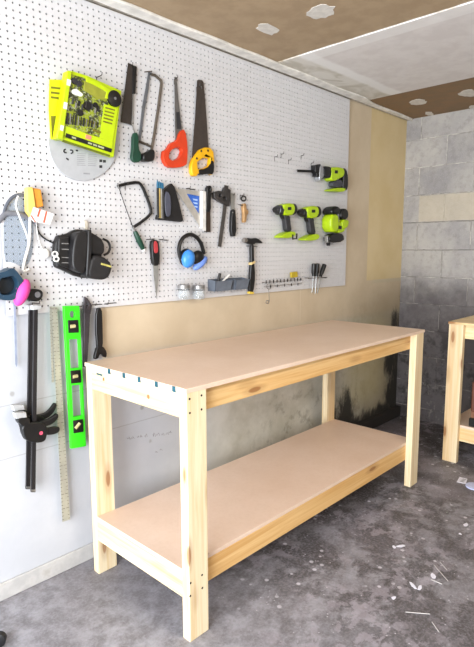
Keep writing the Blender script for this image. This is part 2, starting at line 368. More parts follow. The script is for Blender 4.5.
# ------------------------------------------------------------------ workbenches
PX = [pine('pine_lengthwise', 0, 'E4BE84', 'CF9D5C'), pine('pine_crosswise', 1, seed=3.1), pine('pine_upright', 2, 'E4D4B4', 'D8C096', seed=5.7)]
def m_mdf():
    n = N('hardboard_top'); w = n.world(); a = n.noise(w, .07, 4); b = n.noise(w, 1.6, 6, .7)
    col = n.mix(n.step(a, .3, .7), lin('D8BDA8'), lin('E2CAB8')); col = n.mix(n.mul(n.step(b, .4, .7), .25), col, lin('D0B39A'))
    return n.done(col, .42, 0, b, .04, .001)
MDF = m_mdf(); PLY = mat('plywood_edge', 'D2B083', .6)
def bench(name, label, x0, x1, y0, y1, H, hs, front, top_over=.15):
    """front is 'y' (long side faces -y) or 'x' (long side faces -x); y0 < y1"""
    t = thing(name, label, 'workbench', (x0, y0, 0)); th = .62; zt = H-th
    g = G().box(x0-top_over, x1+.3, y0-.1, y1+.1, zt, H); obj('tabletop', g, MDF if front == 'y' else PX[1], t, bevel=.05)
    if front == 'y':
        legs = [(x0, x0+3.5, y0, y0+1.5), (x1-3.5, x1, y0, y0+1.5), (x0, x0+3.5, y1-1.5, y1), (x1-3.5, x1, y1-1.5, y1)]
        ends = [(x0, x0+1.5, y0+1.5, y1-1.5), (x1-1.5, x1, y0+1.5, y1-1.5)]; longs = [(x0+1.5, x1-1.5, y0+1.5, y0+3.0), (x0+1.5, x1-1.5, y1-3.0, y1-1.5)]; ml, me_ = PX[0], PX[1]
        shelf = (x0+.02, x1-.02, y0+1.52, y1-1.52)
    else:
        legs = [(x0, x0+1.5, y1-3.5, y1), (x0, x0+1.5, y0, y0+3.5), (x1-1.5, x1, y1-3.5, y1), (x1-1.5, x1, y0, y0+3.5)]
        ends = [(x0+1.5, x1-1.5, y1-1.5, y1), (x0+1.5, x1-1.5, y0, y0+1.5)]; longs = [(x0+1.5, x0+3.0, y0+1.5, y1-1.5), (x1-3.0, x1-1.5, y0+1.5, y1-1.5)]; ml, me_ = PX[1], PX[0]
        shelf = (x0+1.52, x1-1.52, y0+.02, y1-.02)
    for a in legs: obj('leg', G().box(*a, 0, zt), PX[2], t, bevel=.07)
    for a in ends: obj('end_apron', G().box(*a, zt-3.5, zt-.005), me_, t, bevel=.05)
    for a in longs: obj('long_apron', G().box(*a, zt-3.5, zt-.01), ml, t, bevel=.05)
    for a in ends: obj('shelf_end_rail', G().box(*a, hs-.62-3.5, hs-.62), me_, t, bevel=.05)
    for a in longs: obj('shelf_long_rail', G().box(*a, hs-.62-3.5, hs-.63), ml, t, bevel=.05)
    obj('lower_shelf', G().prism([(shelf[0], hs-.61), (shelf[1], hs-.61), (shelf[1], hs), (shelf[0], hs)], shelf[2], shelf[3]), MDF, t, bevel=.04)
    return t
BX0, BX1, BY0, BY1, BH, BS = 0.0, 69.9, -28.0, -3.8, 35.75, 10.2
b1 = bench('workbench', 'long pine workbench with smooth tan top standing below the pegboard', BX0, BX1, BY0, BY1, BH, BS, 'y')
for (u, v, rr) in [(103.6, 379.2, .32), (148.3, 396.8, .36)]:
    h = hit(u, v, 0, 0); g = G().lathe((.02, h.y, h.z), (-1, 0, 0), [(0, rr), (.03, rr*.9)], 12); o = obj('knot', g, mat('knot_wood', '8E5F36', .6), b1); o['label'] = 'dark knot'
for q in [(109, 371), (123.7, 374.8), (139, 379.2), (156.2, 383.6), (173.8, 388.8)]:
    h = hit(q[0], q[1], 0, -.17)
    o = obj('paint_mark', G().box(-.19, -.14, h.y-.36, h.y+.36, BH-.8, BH-.02), mat('teal_paint', '0C4A58', .6), b1, bevel=.03); o['label'] = 'teal mark'
h = hit(99.5, 374.5, 0, 0); o = obj('paint_mark', G().prism([(0, 0)]*0 or [(-.05, h.z-.12), (.01, h.z-.12), (.01, h.z+.15), (-.05, h.z+.15)], h.y-.8, h.y+.8), mat('teal_paint', '0F5A66'), b1); o['label'] = 'green smear'
for (u, v) in [(189.6, 399), (201.5, 395.4), (189.8, 413), (201.5, 409.4), (190.6, 583), (202, 575), (190.3, 596), (202.3, 588)]:
    h = hit(u, v, 1, BY0); obj('screw', G().lathe((h.x, BY0+.06, h.z), (0, -1, 0), [(0, .16), (.08, .16), (.085, .1)], 12), dark, b1)
b2 = bench('workbench', 'short pine workbench partly in view against the block wall', 87.3, 111.5, -75, -26.6, 35.75, 9.6, 'x', .3)
# ------------------------------------------------------------------ lower wall tools
def hook(u, v, label, L=1.2, w=None):
    x, z = P(u, v, .3); g = G(); g.tube([(x, PB+.1, z), (x, PB-L*.8, z), (x, PB-L, z+.08), (x, PB-L-.05, z+.45)], .07, 6)
    g.tube([(x, PB-.03, z), (x, PB-.03, z-.9)], .06, 6)
    return tag(obj('pegboard_hook', g, wire), label, 'hook', 'wire hooks in the pegboard')
def rod_hook(u0, v0, u1, v1, label):
    a, b = P(u0, v0, .2), P(u1, v1, .2); g = G(); g.tube([(a[0], PB-.1, a[1]), (b[0], PB-.1, b[1])], .08, 6)
    g.tube([(a[0], PB+.1, a[1]), (a[0], PB-1.1, a[1]), (a[0], PB-1.2, a[1]+.4)], .07, 6); g.tube([(b[0], PB+.1, b[1]), (b[0], PB-.3, b[1])], .07, 6)
    return tag(obj('pegboard_hook', g, wire), label, 'hook', 'wire hooks in the pegboard')
# green level
def level():
    t = thing('spirit_level', 'bright green spirit level hanging upright beside the bench', 'level', (*P3(77, 447, .9),))
    gm = mat('bright_green_metal', '36D61E', .4, .1, .05)
    body = [(63.2, 306), (78.6, 305.6), (85.3, 445.8), (70.6, 448.4)]
    def q(a, b, c, d):  # a..b across (0..1), c..d along (0..1)
        def L(s_, t_):
            tp = Vector(body[0]).lerp(Vector(body[1]), s_); bt = Vector(body[3]).lerp(Vector(body[2]), s_); return tuple(tp.lerp(bt, t_))
        return [L(a, c), L(b, c), L(b, d), L(a, d)]
    holes = [q(.22, .86, .235, .44), q(.22, .86, .56, .78), smoothpoly(q(.35, .7, .035, .085), 2)]
    obj('frame', G().pp(body, .6, 1.2, None, holes), gm, t, bevel=.06)
    for k, h in enumerate(((.10, .19), (.455, .545), (.805, .895))):
        bl = obj('vial_block', G().pp(q(.2, .87, *h), .65, 1.3), black, t, bevel=.05)
        u, v = q(.535, .535, sum(h)/2, sum(h)/2)[0]; c = P3(u, v, 1.25); a = .6 if k == 2 else 0
        obj('vial', G().tube([(c[0]-.42, c[1], c[2]-.35*(k == 2)), (c[0]+.42, c[1], c[2]+.35*(k == 2))], .3, 10), mat('vial_fluid', 'B9AE80', .15), bl)
level()
# rulers
alu = mat('brushed_aluminium', 'A9A89C', .42, .35, .08)
def ruler(label, q, n, d=.4):
    t = thing('ruler', label, 'ruler', (*P3(*q[3], d),)); hc = [(q[0][0]*.5+q[1][0]*.5, q[0][1]+5)]
    obj('blade', G().pp(q, d, d+.08), alu, t)
    g = G()
    for i in range(n):
        f = (i+.5)/n; a = Vector(q[0]).lerp(Vector(q[3]), f); b = Vector(q[1]).lerp(Vector(q[2]), f); l = .42 if i % 4 == 0 else .22
        for (s_, e_) in ((a, a.lerp(b, l)), (b, b.lerp(a, l))):
            g.pp([(s_.x, s_.y-.22), (e_.x, e_.y-.22), (e_.x, e_.y+.22), (s_.x, s_.y+.22)], d+.08, d+.095)
    obj('graduations', g, mat('engraved_marks', '55524A', .6), t)
ruler('long aluminium straightedge ruler hanging beside the green level', [(51.5, 307), (57, 307), (70, 519.5), (62.4, 521.8)], 60, .55)
ruler('short thin metal ruler hanging behind the long straightedge', [(49.6, 306.5), (52, 306.5), (54.4, 382), (51.8, 382.5)], 24, .3)
# clamps
def clamp(label, u_top, v_top, u_bot, v_bot, dx, dy, d, trig):
    t = thing('bar_clamp', label, 'clamp', (*P3(u_bot, v_bot, d),), 'trigger bar clamps on the wall')
    w = 2.1; obj('bar', G().pp([(u_top-w, v_top), (u_top+w, v_top), (u_bot+w, v_bot), (u_bot-w, v_bot)], d, d+.35), mat('clamp_bar', '232124', .45, .3), t, bevel=.04)
    obj('end_stop', G().pp([(u_bot-2, v_bot-3), (u_bot+2, v_bot-3), (u_bot+2, v_bot-1), (u_bot-2, v_bot-1)], d-.1, d+.45), steel, t)
    B = lambda pts: [(a+dx, b+dy) for a, b in pts]
    obj('head', G().pp(smoothpoly(B([(18, 424), (27, 420), (38, 420), (44, 424), (44, 432), (41, 441), (24, 440), (20, 433)]), 2), d-.2, d+.9), black, t, bevel=.15)
    obj('jaw', G().pp(smoothpoly(B([(14, 416), (26, 415), (27, 421), (22, 425), (15, 421)]), 1), d-.2, d+.9), black, t, bevel=.1)
    obj('jaw_pad', G().pp(B([(11, 411), (23, 410), (24, 416), (13, 417)]), d-.1, d+.8), mat('pad_grey', 'A9AAAC', .6), t, bevel=.12)
    for tr in trig: obj('trigger', G().pp(smoothpoly(tr, 2), d, d+.7), black, t, bevel=.15)
    obj('upper_stop', G().pp([(u_top-4.5, v_top), (u_top+4.5, v_top), (u_top+5, v_top+4), (u_top-4, v_top+5)], d-.1, d+.8), mat('pad_grey', 'A9AAAC', .6), t, bevel=.1)
    return t
clamp('black trigger bar clamp on the left, its bar ending higher', 31, 305, 27.8, 489, 0, -6, .2, [[(34, 415), (44, 414), (50, 409), (54.5, 402), (56, 405), (53, 412), (47, 418), (36, 421)]])
c2 = clamp('black trigger bar clamp on the right, with a red dot on its head', 35.5, 305, 33, 492, 2, 1.5, 1.45, [[(38, 421), (46, 420), (53, 416), (57, 412.5), (58, 417), (53, 423), (46, 426), (39, 427)], [(39, 428), (48, 427.5), (57.5, 426), (59.5, 428), (58, 432.5), (50, 435), (41, 434)]])
p = P3(41, 433, 2.3); o = obj('brand_dot', G().lathe((p[0], PB-2.3, p[2]), (0, -1, 0), [(0, .3), (.1, .28)], 14), mat('red_dot', 'D6506A', .4), c2); o['label'] = 'red dot'
hook(33, 303, 'wire hook holding the two bar clamps', 2.4)
# pliers-like long dark tool and wrench
t = thing('pry_bar', 'long narrow dark steel bar with triangular looped top beside the green level', 'bar', (*P3(85, 366, .5),))
obj('shaft', G().pp([(83.3, 312), (89.6, 312), (88.6, 335), (87, 360), (85.4, 367), (83, 367)], .3, .8), mat('worn_steel', '403C40', .45, .4, .25), t, bevel=.1)
obj('loop', G().pp([(84, 296.5), (87, 298), (91.5, 305), (90, 314), (83.3, 314)], .3, .7, None, [[(85.6, 301), (88.3, 305), (86, 308)]]), mat('worn_steel', '59545A'), t, bevel=.06)
t = thing('wrench', 'black open-ended wrench standing over the back corner of the bench', 'wrench', (*P3(99, 358, .4),))
obj('handle', G().pp(smoothpoly([(95.6, 308), (101.3, 307.5), (102, 322), (102.6, 350), (96.6, 350), (96, 338), (95.2, 334)], 1), .3, .8), black, t, bevel=.12)
obj('jaw', G().pp(smoothpoly([(96.6, 346), (102.6, 346), (106.2, 352), (105.6, 357.5), (103, 357), (101, 353.5), (98.5, 354.5), (97.3, 358.5), (93.6, 359.5), (94.2, 354.5)], 1), .25, .9), black, t, bevel=.1)
rod_hook(79, 306.3, 89, 305.4, 'short wire hook behind the green level top'); rod_hook(93, 304.8, 101.5, 304.3, 'wire hook above the black wrench'); rod_hook(105, 304, 116, 302.8, 'empty wire hook right of the black wrench')
# ------------------------------------------------------------------ left cluster
t = thing('respirator', 'dark blue respirator mask with pink filter at the left edge', 'mask', (*P3(15, 303, .5),))
out = smoothpoly([(-6, 273), (3, 271), (9.5, 267), (14, 271.5), (21, 280.5), (20.3, 290), (14, 297.5), (7, 300.5), (-6, 299)], 2)
inn = smoothpoly([(-4, 278), (4, 277), (10, 275), (15, 281), (15.5, 287), (11, 293), (4, 295), (-4, 294)], 2)
obj('face_piece', G().pp(out, .2, 2.4, None, [inn]), mat('teal_blue_rubber', '1C384C', .45), t, bevel=.35, seg=3)
obj('inner_cup', G().pp(inn, .2, 1.0), mat('dark_teal_rubber', '101C26', .5), t, bevel=.2)
c = P3(22, 292.5, 2.0); o = obj('filter', G().blob(c, (1.0, 1.0, 2.1), rot=-.45), mat('pink_filter', 'D8429A', .6, 0, .05), t); o['label'] = 'pink filter'
obj('valve', G().pp(smoothpoly([(27, 290), (33, 288.4), (41, 290), (41.6, 296), (38, 301.5), (28, 301), (24, 297)], 2), .2, 1.5), black, t, bevel=.2)
c = P3(37.5, 294.6, 1.5); obj('valve_cap', G().lathe(c, (0, -1, 0), [(0, .45), (.12, .42)], 16), mat('cap_grey', '6D6D70', .5), t)
obj('strap', G().pp([(13.2, 298), (15.6, 298), (17.4, 364), (16.5, 367), (15.2, 364)], .2, .32), mat('strap_grey', '8890A4', .6), t)
# face shield
t = thing('face_shield', 'clear face shield with grey headband hanging at the left edge', 'face shield', (*P3(18, 300, .3),))
obj('headband', G().tube([P3(u, v, .3) for u, v in smoothpoly([(-2, 222), (3, 216), (6, 213), (19, 213.6), (27, 217.5), (36, 222.5)], 2, False)], .38, 8, flat=.4), mat('band_grey', '6E7078', .5), t)
obj('crown_strap', G().tube([P3(u, v, .3) for u, v in smoothpoly([(3, 219), (5, 208), (10, 199), (17.5, 194.3), (25, 195.5)], 2, False)], .24, 8, flat=.4), mat('band_dark', '505560', .5), t)
obj('visor', G().pp(smoothpoly([(3.5, 214), (16, 196), (22, 196), (34, 223), (33, 250), (30, 262), (24, 268), (12, 262), (3.5, 262)], 1), .06, .12), glassy('clear_visor', '9AA4B4', .22), t)
obj('strap_cord', G().tube([P3(u, v, .25) for u, v in smoothpoly([(35, 223), (38, 232), (44, 238.5), (53, 243)], 2, False)], .12, 6), black, t)
# sponge, tag, cords
t = thing('foam_sponge', 'yellow and orange foam block hanging beside the face shield', 'sponge', (*P3(33, 212, .6),))
obj('yellow_side', G().pp([(25.4, 187.5), (31.5, 187.2), (34.5, 207), (30.5, 217.5), (26, 211.5)], .5, 1.6), mat('yellow_foam', 'E9C668', .85), t, bevel=.15)
obj('orange_side', G().pp([(31.6, 188), (39.5, 189.5), (42.3, 206.5), (35, 208.5)], .4, 1.4), mat('orange_foam', 'D98E30', .85), t, bevel=.15)
t = thing('paper_tag', 'white paper tag with red stripes below the orange foam', 'tag', (*P3(43, 223, 1.5),))
Tq = [(33.5, 207), (54, 214), (50, 224.5), (33.5, 221.8), (30, 217.5)]
obj('card', G().pp(Tq, 1.75, 1.83), mat('white_paper', 'EAE4E0', .7, 0, .03), t)
for a in ([(39.2, 209), (41, 209.6), (38.6, 217), (36.8, 216.5)], [(45.8, 211.2), (47.4, 211.8), (44.8, 223), (42.8, 222.6)], [(30.4, 215.5), (31.5, 215), (36, 222), (34.8, 222)]):
    obj('stripe', G().pp(a, 1.83, 1.85), mat('red_print', 'CC5A40', .7), t)
tag(obj('white_cord', G().tube([P3(u, v, .6) for u, v in smoothpoly([(30, 216), (30, 240), (27, 252), (24, 263), (22.8, 271), (25, 271), (29, 269)], 2, False)], .2, 6), white), 'thick white cord hanging straight below the yellow foam', 'cord', 'white cords at the left')
tag(obj('white_cord', G().tube([P3(u, v, 1.5) for u, v in smoothpoly([(18, 196), (15, 205), (20, 218), (26, 232), (29, 243)], 2, False)], .12, 6), white), 'thin white cord looping over the grey headband', 'cord', 'white cords at the left')
t = thing('cord_reel', 'small white round cord reel hanging by the black tool pouch', 'reel', (*P3(43, 258, .4),))
c = P3(43.5, 253.5, .1); obj('reel', G().lathe(c, (0, -1, 0), [(0, .55), (.1, .7), (.5, .7), (.6, .5)], 20), white, t)
obj('cord', G().tube([P3(u, v, .4) for u, v in smoothpoly([(36, 222), (37.5, 235), (40, 245), (43, 250)], 2, False)], .08, 6), white, t)
# tool pouch
lea = mat('black_leather', '151416', .5, 0, .3)
t = thing('tool_pouch', 'large black leather tool pouch hanging at the left of the pegboard', 'pouch', (*P3(80, 279, .8),))
mp = Mapper(80, 255, 1.4, .93, .96)
obj('back_panel', G().pp(smoothpoly([(54.5, 234.5), (67, 233.5), (76, 228), (86, 228.5), (103.5, 239), (104.5, 262), (101, 280), (79, 278.5), (62.4, 270.5), (53, 267)], 1), .05, 1.3, mp), lea, t, bevel=.3, seg=3)
obj('holder_panel', G().pp([(55.5, 236.5), (67, 236.5), (67, 269), (54.5, 264.5)], 1.2, 1.9, mp), lea, t, bevel=.2, seg=3)
o = obj('pocket', G().pp(smoothpoly([(68, 234), (76, 230), (83, 232), (82, 250), (80, 274), (73, 273), (64.5, 268)], 2), 1.2, 3.2, mp), lea, t, bevel=.6, seg=4)
obj('side_pocket', G().pp(smoothpoly([(84, 230), (92, 233), (102.5, 240), (103, 256), (86, 256)], 1), 1.2, 2.6, mp), lea, t, bevel=.45, seg=4)
pk = obj('front_pocket', G().pp(smoothpoly([(86, 255), (97, 255), (109.5, 264.5), (103.8, 281), (88, 279.5), (79.5, 277)], 1), 1.2, 3.4, mp), mat('charcoal_canvas', '1B1A1C', .6, 0, .2), t, bevel=.55, seg=4)
obj('belt', G().pp([(82, 229), (86, 229), (86, 252), (84, 277), (80, 277), (81.5, 250)], 1.3, 3.3, mp), lea, t, bevel=.2)
g = G().pp([(95.5, 263), (106, 266), (106, 267.8), (95, 264.8)], 3.38, 3.46, mp); o = obj('label_strip', g, mat('yellowed_label', 'B8B060', .5), pk); o['label'] = 'yellow label'
g = G()
for v in (242.5, 248.5, 257, 262.5): g.pp([(58.5, v), (66, v+.3), (66, v+1.2), (58.5, v+.9)], 1.88, 1.94, mp)
obj('stitching', g, mat('grey_thread', '7E7C7A', .6), t)
obj('hanging_loop', G().tube([P3(u, v, 1.3) for u, v in smoothpoly([(103, 239), (108, 241), (110.5, 247), (108.5, 253), (104, 255)], 2, False)], .2, 6), lea, t)
g = G()
for (a, b) in ((55, 254), (56.2, 259)): g.tube([P3(x, y, 2.3) for x, y in circ(a, b, 2.6, 2.3, 14)], .12, 6, closed=True)
tag(obj('key_ring', g, white), 'pair of small white rings clipped to the pouch', 'rings')
tag(obj('spring_hook', G().pp(smoothpoly([(83, 221), (87, 220), (87.5, 229), (85, 230), (83, 226)], 1), .05, .5), mat('cream_metal', 'D8D2C4', .4, .3), bevel=.08), 'cream metal hook above the black tool pouch', 'hook')
# ------------------------------------------------------------------ drill bit case, yellow card, white plate
t = thing('saw_blade_pack', 'white round-bottomed package behind the yellow drill bit case', 'package', (*P3(85, 182, .2),))
obj('plate', G().pp(circ(83.5, 141, 35.5, 40, 40, .1), .05, .35), mat('packaging_white', 'A9ABAF', .4, 0, .04), t, bevel=.08)
g = G()
def ring(u, v, r, a0, a1): g.tube([P3(x, y, .37) for x, y in circ(u, v, r, r, 10, 0, a0, a1)], .11, 5)
ring(65.5, 151, 1.7, 60, 300); ring(71, 151.7, 1.7, -120, 120)
g.pp([(75.8, 149.6), (78, 149.8), (78, 151.4), (75.8, 151.2)], .35, .38); g.pp([(66.4, 157.5), (69, 159), (68.4, 160.6), (66, 158.8)], .35, .38)
for (a, b) in ((100.8, 160.8), (104.4, 161.3), (100.8, 166.6)): g.pp([(a-1.4, b-1.4), (a+1.4, b-1.3), (a+1.4, b+1.3), (a-1.4, b+1.4)], .35, .38)
obj('printed_symbols', g, mat('black_print', '26262A', .6), t)
g = G()
for i in range(7):
    v = 153.2+i*1.9
    g.pp([(77, v), (86-random.random()*3, v+.35), (86, v+1.1), (77, v+.75)], .35, .37); g.pp([(88, v+.5), (97-random.random()*3, v+.85), (97, v+1.6), (88, v+1.25)], .35, .37)
g.pp([(83.5, 172.6), (90, 173), (90, 174.6), (83.5, 174.2)], .35, .37)
obj('printed_text', g, mat('grey_print', '8F9094', .6), t)
t = thing('packaging_card', 'bright yellow printed card hanging behind the drill bit case', 'card', (*P3(55, 138, .5),))
obj('card', G().pp([(49.5, 79.5), (66, 80), (64, 128), (56, 140.5), (50.5, 139), (48.6, 110)], .4, .5), mat('yellow_card', 'C8CC10', .5, 0, .05), t)
g = G()
for i, v in enumerate((86.5, 91.5, 96.2)): g.pp([(51, v), (60.5-i, v+1), (60.5-i, v+3), (51, v+2)], .5, .53)
g.pp([(51, 116), (56, 116), (54.5, 138), (52, 138)], .5, .53); obj('printed_text', g, mat('olive_print', '6B6418', .6), t)
def case():
    t = thing('drill_bit_case', 'yellow-green drill bit case with clear cover hung tilted on the board', 'case', (*P3(85, 155, 1.0),))
    yg = mat('yellow_green_plastic', 'B6CE08', .4, 0, .04); d = 2.1
    obj('spine', G().pp([(65.2, 71.5), (69.6, 72), (60.6, 140), (54.4, 138.8)], .6, d), yg, t, bevel=.1)
    fq = [(70, 71.5), (86, 76.5), (119.8, 91.5), (112, 157.6), (60.8, 140)]
    obj('tray', G().pp(fq, .6, 1.7), yg, t, bevel=.1)
    def dark_p(name, pts, a, b, m, lab=None):
        o = obj(name, G().pp(pts, a, b), m, t, bevel=.04)
        if lab: o['label'] = lab
        return o
    nn = N('bit_tray_insert'); wv = nn.world(); q1 = nn.noise(wv, 1.1, 5, .7); q2 = nn.noise(wv, 2.6, 4, .7)
    ol = nn.done(nn.mix(nn.step(q2, .54, .6), nn.mix(nn.step(q1, .44, .56), lin('2C3018'), lin('8E9C1A')), lin('9EA38C')), .4, 0, q1, .2, .003)
    dark_p('insert', [(70.5, 74), (84, 78), (110, 91), (103, 138), (64, 127)], 1.7, 1.8, ol)
    dark_p('printed_panel', [(104, 104), (118, 108), (112, 146), (99, 141)], 1.8, 1.86, yg)
    dark_p('handle_panel', [(84, 81), (90, 81), (108, 92), (107, 100), (96, 98.5), (84, 90)], 1.8, 2.0, mat('smoky_yellow', '8F9230', .4))
    dark_p('handle_edge', [(86, 77.5), (98, 82), (111, 91), (108.5, 99), (105, 98), (106.5, 92), (95, 85.5), (86, 81.5)], 1.9, 2.1, yg)
    dark_p('lower_band', [(66, 126), (113, 143), (111.8, 151), (64.8, 135)], 1.8, 1.9, yg)
    dark_p('label_band', [(66, 133), (112, 148.8), (111.2, 152.6), (65.2, 137.2)], 1.9, 1.96, black, 'black label band')
    dark_p('shadow_edge', [(62.5, 139.6), (110, 155), (109.6, 157), (61.8, 141.8)], 1.7, 1.8, mat('olive_dark', '5C6414', .5))
    o = obj('red_logo', G().pp([(86, 134.4), (91.6, 136), (90.6, 140), (85.4, 138.4)], 1.9, 1.99), mat('pink_print', 'D98870', .5), t)
    o = obj('white_logo', G().pp(smoothpoly([(71.5, 90), (76, 88.5), (79, 91), (83.3, 94.5), (81, 97), (76, 95), (72, 93.5)], 1), 1.8, 1.9), mat('white_print', 'E2E4D8', .5), t)
    for a in ([(67.2, 79), (71, 80.4), (70, 86), (66.6, 85)], [(64, 102), (67.4, 103), (66.6, 109.4), (63.2, 108.4)], [(60.6, 125), (63.6, 126), (62.8, 131), (60, 130)]):
        obj('latch', G().pp(a, 2.05, 2.2), white, t)
    c = P3(113.5, 99, 1.8); w = obj('hole_saw', G().lathe(c, (0, -1, 0), [(0, 1.25), (.45, 1.25), (.5, 1.1)], 26), black, t)
    obj('arbor_hole', G().lathe((c[0], c[1]-.5, c[2]), (0, -1, 0), [(0, .22), (.05, .22)], 14), mat('cap_grey', '8D8D80', .5), w)
    for i in range(12):
        u = 68+i*2.7; v = 113+i*.85; l = 11-i*.5
        obj('drill_bit', G().tube([P3(u, v, 1.9), P3(u-.8, v+l, 1.9)], .09+.05*(i % 3 == 0), 6), (black, steel, dark)[i % 3], t)
    for i in range(9):
        u = 73+i*3.2; v = 99+i*.9+(i % 2)*3
        obj('driver_bit', G().tube([P3(u, v, 1.9), P3(u-.5, v+5, 1.9)], .16, 6), (dgrey, steel, black)[i % 3], t)
    for (a, b, r) in ((74, 81, .5), (79, 84, .45), (87, 106, .7), (80, 113, .5), (95, 105, .4)):
        c = P3(a, b, 1.8); obj('socket', G().lathe(c, (0, -1, 0), [(0, r), (.25, r*.9)], 14), (dgrey, black)[b > 100], t)
    g = G()
    for i in range(5): v = 107+i*3.4; g.pp([(105.5-i*.6, v), (115-i*.7, v+2.6), (114.8-i*.7, v+3.9), (105.3-i*.6, v+1.3)], 1.86, 1.9)
    g.pp([(86, 119.5), (96, 122.6), (95.7, 124.6), (85.7, 121.5)], 1.8, 1.9); g.pp([(93, 129), (101, 131.5), (100.8, 133.5), (92.8, 131)], 1.8, 1.9)
    obj('printed_text', g, mat('olive_print', '6B6418'), t)
    g = G()
    for (a, b) in ((72, 76), (88, 92), (93, 97), (98, 104)):
        k = (a-66)*.345; e = (b-66)*.345; g.pp([(a, 134.2+k), (b, 134.2+e), (b, 136+e), (a, 136+k)], 1.96, 1.99)
    obj('label_lettering', g, mat('pale_print', 'A8B088', .5), t)
case()
hook(97.5, 77, 'black wire hook above the drill bit case', 1.6)
# ------------------------------------------------------------------ saws
grn = mat('green_handle', '0F3A2A', .4)
t = thing('back_saw', 'rectangular dark back saw with green handle, first saw from the left', 'saw', (*P3(131, 163, .4),))
obj('blade', G().pp([(128, 62.8), (133, 65), (131.6, 125.5), (128, 124), (120.8, 122)], .35, .42), mat('saw_steel_dark', '3E3834', .5, .4, .15), t)
obj('spine', G().pp([(132.8, 65.5), (136.4, 66.8), (135, 94), (132.2, 94)], .25, .6), black, t, bevel=.04)
obj('tang', G().tube([P3(133.4, 94, .4), P3(132, 124, .4), P3(135, 134, .45)], .12, 6), steel, t)
obj('handle', G().pp(smoothpoly([(132, 133), (137.4, 132.5), (138, 150), (140.5, 153), (140, 162), (133.5, 163), (130.2, 158), (131.8, 150)], 1), .55, 1.3), grn, t, bevel=.2, seg=3)
t = thing('hacksaw', 'grey tubular hacksaw with black pistol grip hanging beside the back saw', 'saw', (*P3(146, 162, .6),))
fr = mat('frame_steel', '5E564D', .45, .5)
obj('frame', G().tube([P3(u, v, .25) for u, v in [(151.5, 74.5), (155, 75.5), (161, 80.5), (161.3, 84), (157.6, 112), (153.6, 138), (151.4, 150)]], .24, 8), fr, t)
obj('cross_bar', G().tube([P3(u, v, .25) for u, v in [(138.5, 141), (144, 143.5), (152, 147)]], .22, 8), fr, t)
obj('blade', G().pp([(148.4, 72), (150.4, 72), (148.5, 90), (144.4, 112), (140.5, 142), (138, 142), (142, 108)], .3, .36), mat('blue_grey_blade', '6C7076', .4, .5), t)
obj('tension_pin', G().tube([P3(144.6, 72, .6), P3(152, 71.2, .6)], .1, 6), fr, t)
obj('grip', G().pp(smoothpoly([(141, 153.5), (147, 152), (149, 149.5), (153, 150), (152.6, 161), (149, 162), (141, 161.5)], 1), .0, 1.4), black, t, bevel=.25, seg=3)
t = thing('keyhole_saw', 'narrow saw with bright orange looped handle', 'saw', (*P3(175, 167, .5),))
obj('blade', G().pp([(174.4, 77), (176.6, 77), (178.4, 100), (182.4, 132), (180, 141), (175.4, 141), (174.8, 110)], .4, .47), mat('saw_steel', '6C6A68', .45, .5), t)
obj('blade_print', G().pp([(176.2, 112), (179.4, 112), (181.2, 129), (176.8, 129)], .47, .49), mat('black_print', '26262A'), t)
obj('handle', G().pp(smoothpoly([(179, 131), (183.6, 129.5), (186.4, 146), (185.8, 163), (184, 166), (176, 168), (167, 167.6), (161.8, 160), (162.5, 151), (166, 150), (170.5, 142), (175.6, 142.5)], 1), .1, 1.0, None, [smoothpoly([(167, 159), (168.5, 151), (176, 147), (181.4, 149.5), (179.4, 157), (172.5, 161.5)], 1)]), mat('orange_plastic', 'C83A14', .45, 0, .06), t, bevel=.2, seg=3)
hook(175, 79, 'wire hook holding the orange handled saw', 1.0)
t = thing('hand_saw', 'wide hand saw with yellow and black handle', 'saw', (*P3(202, 176, .5),))
obj('blade', G().pp([(197.2, 80.5), (198.6, 79.5), (202.2, 80.3), (203.6, 83), (206.4, 118), (208.6, 149), (200, 150), (191.8, 158.5), (192.6, 148), (195.2, 115)], .4, .48, None, [smoothpoly([(200.6, 85.6), (202, 86), (202.2, 89), (200.9, 89)], 1)]), mat('browned_saw_steel', '453D38', .5, .35), t)
obj('handle', G().pp(smoothpoly([(200.3, 147.6), (211.6, 148.2), (213, 164), (211.5, 175.8), (207, 173), (197, 173), (195, 177), (190.4, 175), (189.8, 164), (193, 157)], 1), .1, 1.1, None, [[(195.6, 162.5), (201.5, 158), (209, 158.4), (208, 165), (204, 168.2), (196.4, 169.6)]]), mat('yellow_plastic', 'E0A80C', .4, 0, .06), t, bevel=.15, seg=3)
obj('grip', G().pp(smoothpoly([(196, 169.8), (204, 169), (208.5, 165), (210, 159.5), (212.6, 163.5), (211.8, 175.2), (207, 173.6), (198.5, 175.4)], 1), .05, 1.25), black, t, bevel=.15)
for (u, v) in ((201.2, 151), (208, 150.6), (196.8, 158.4)): c = P3(u, v, 1.1); obj('rivet', G().lathe(c, (0, -1, 0), [(0, .22), (.06, .2)], 12), black, t)
hook(197.5, 87, 'wire hook holding the yellow handled saw', 1.0)
t = thing('coping_saw', 'black C-shaped coping saw with green handle', 'saw', (*P3(140, 252, .6),))
obj('frame', G().tube([P3(u, v, .5) for u, v in smoothpoly([(117.8, 186), (127, 183.6), (138, 182), (142, 185.5), (148, 200), (151.6, 212), (148, 217), (140, 223), (133, 227.5)], 1, False)], .27, 8), black, t)
obj('blade', G().tube([P3(118.8, 187, .6), P3(124, 203, .6), P3(132.4, 226, .6)], .07, 6), dark, t)
obj('blade_pin', G().tube([P3(117.8, 183, .6), P3(119, 189, .6)], .13, 6), steel, t)
a, b = Vector(P3(134.6, 231, .6)), Vector(P3(144, 251, .6)); L = (b-a).length
obj('ferrule', G().lathe(Vector(P3(133, 226.5, .6)), b-a, [(0, .18), (1.1, .18)], 12), steel, t)
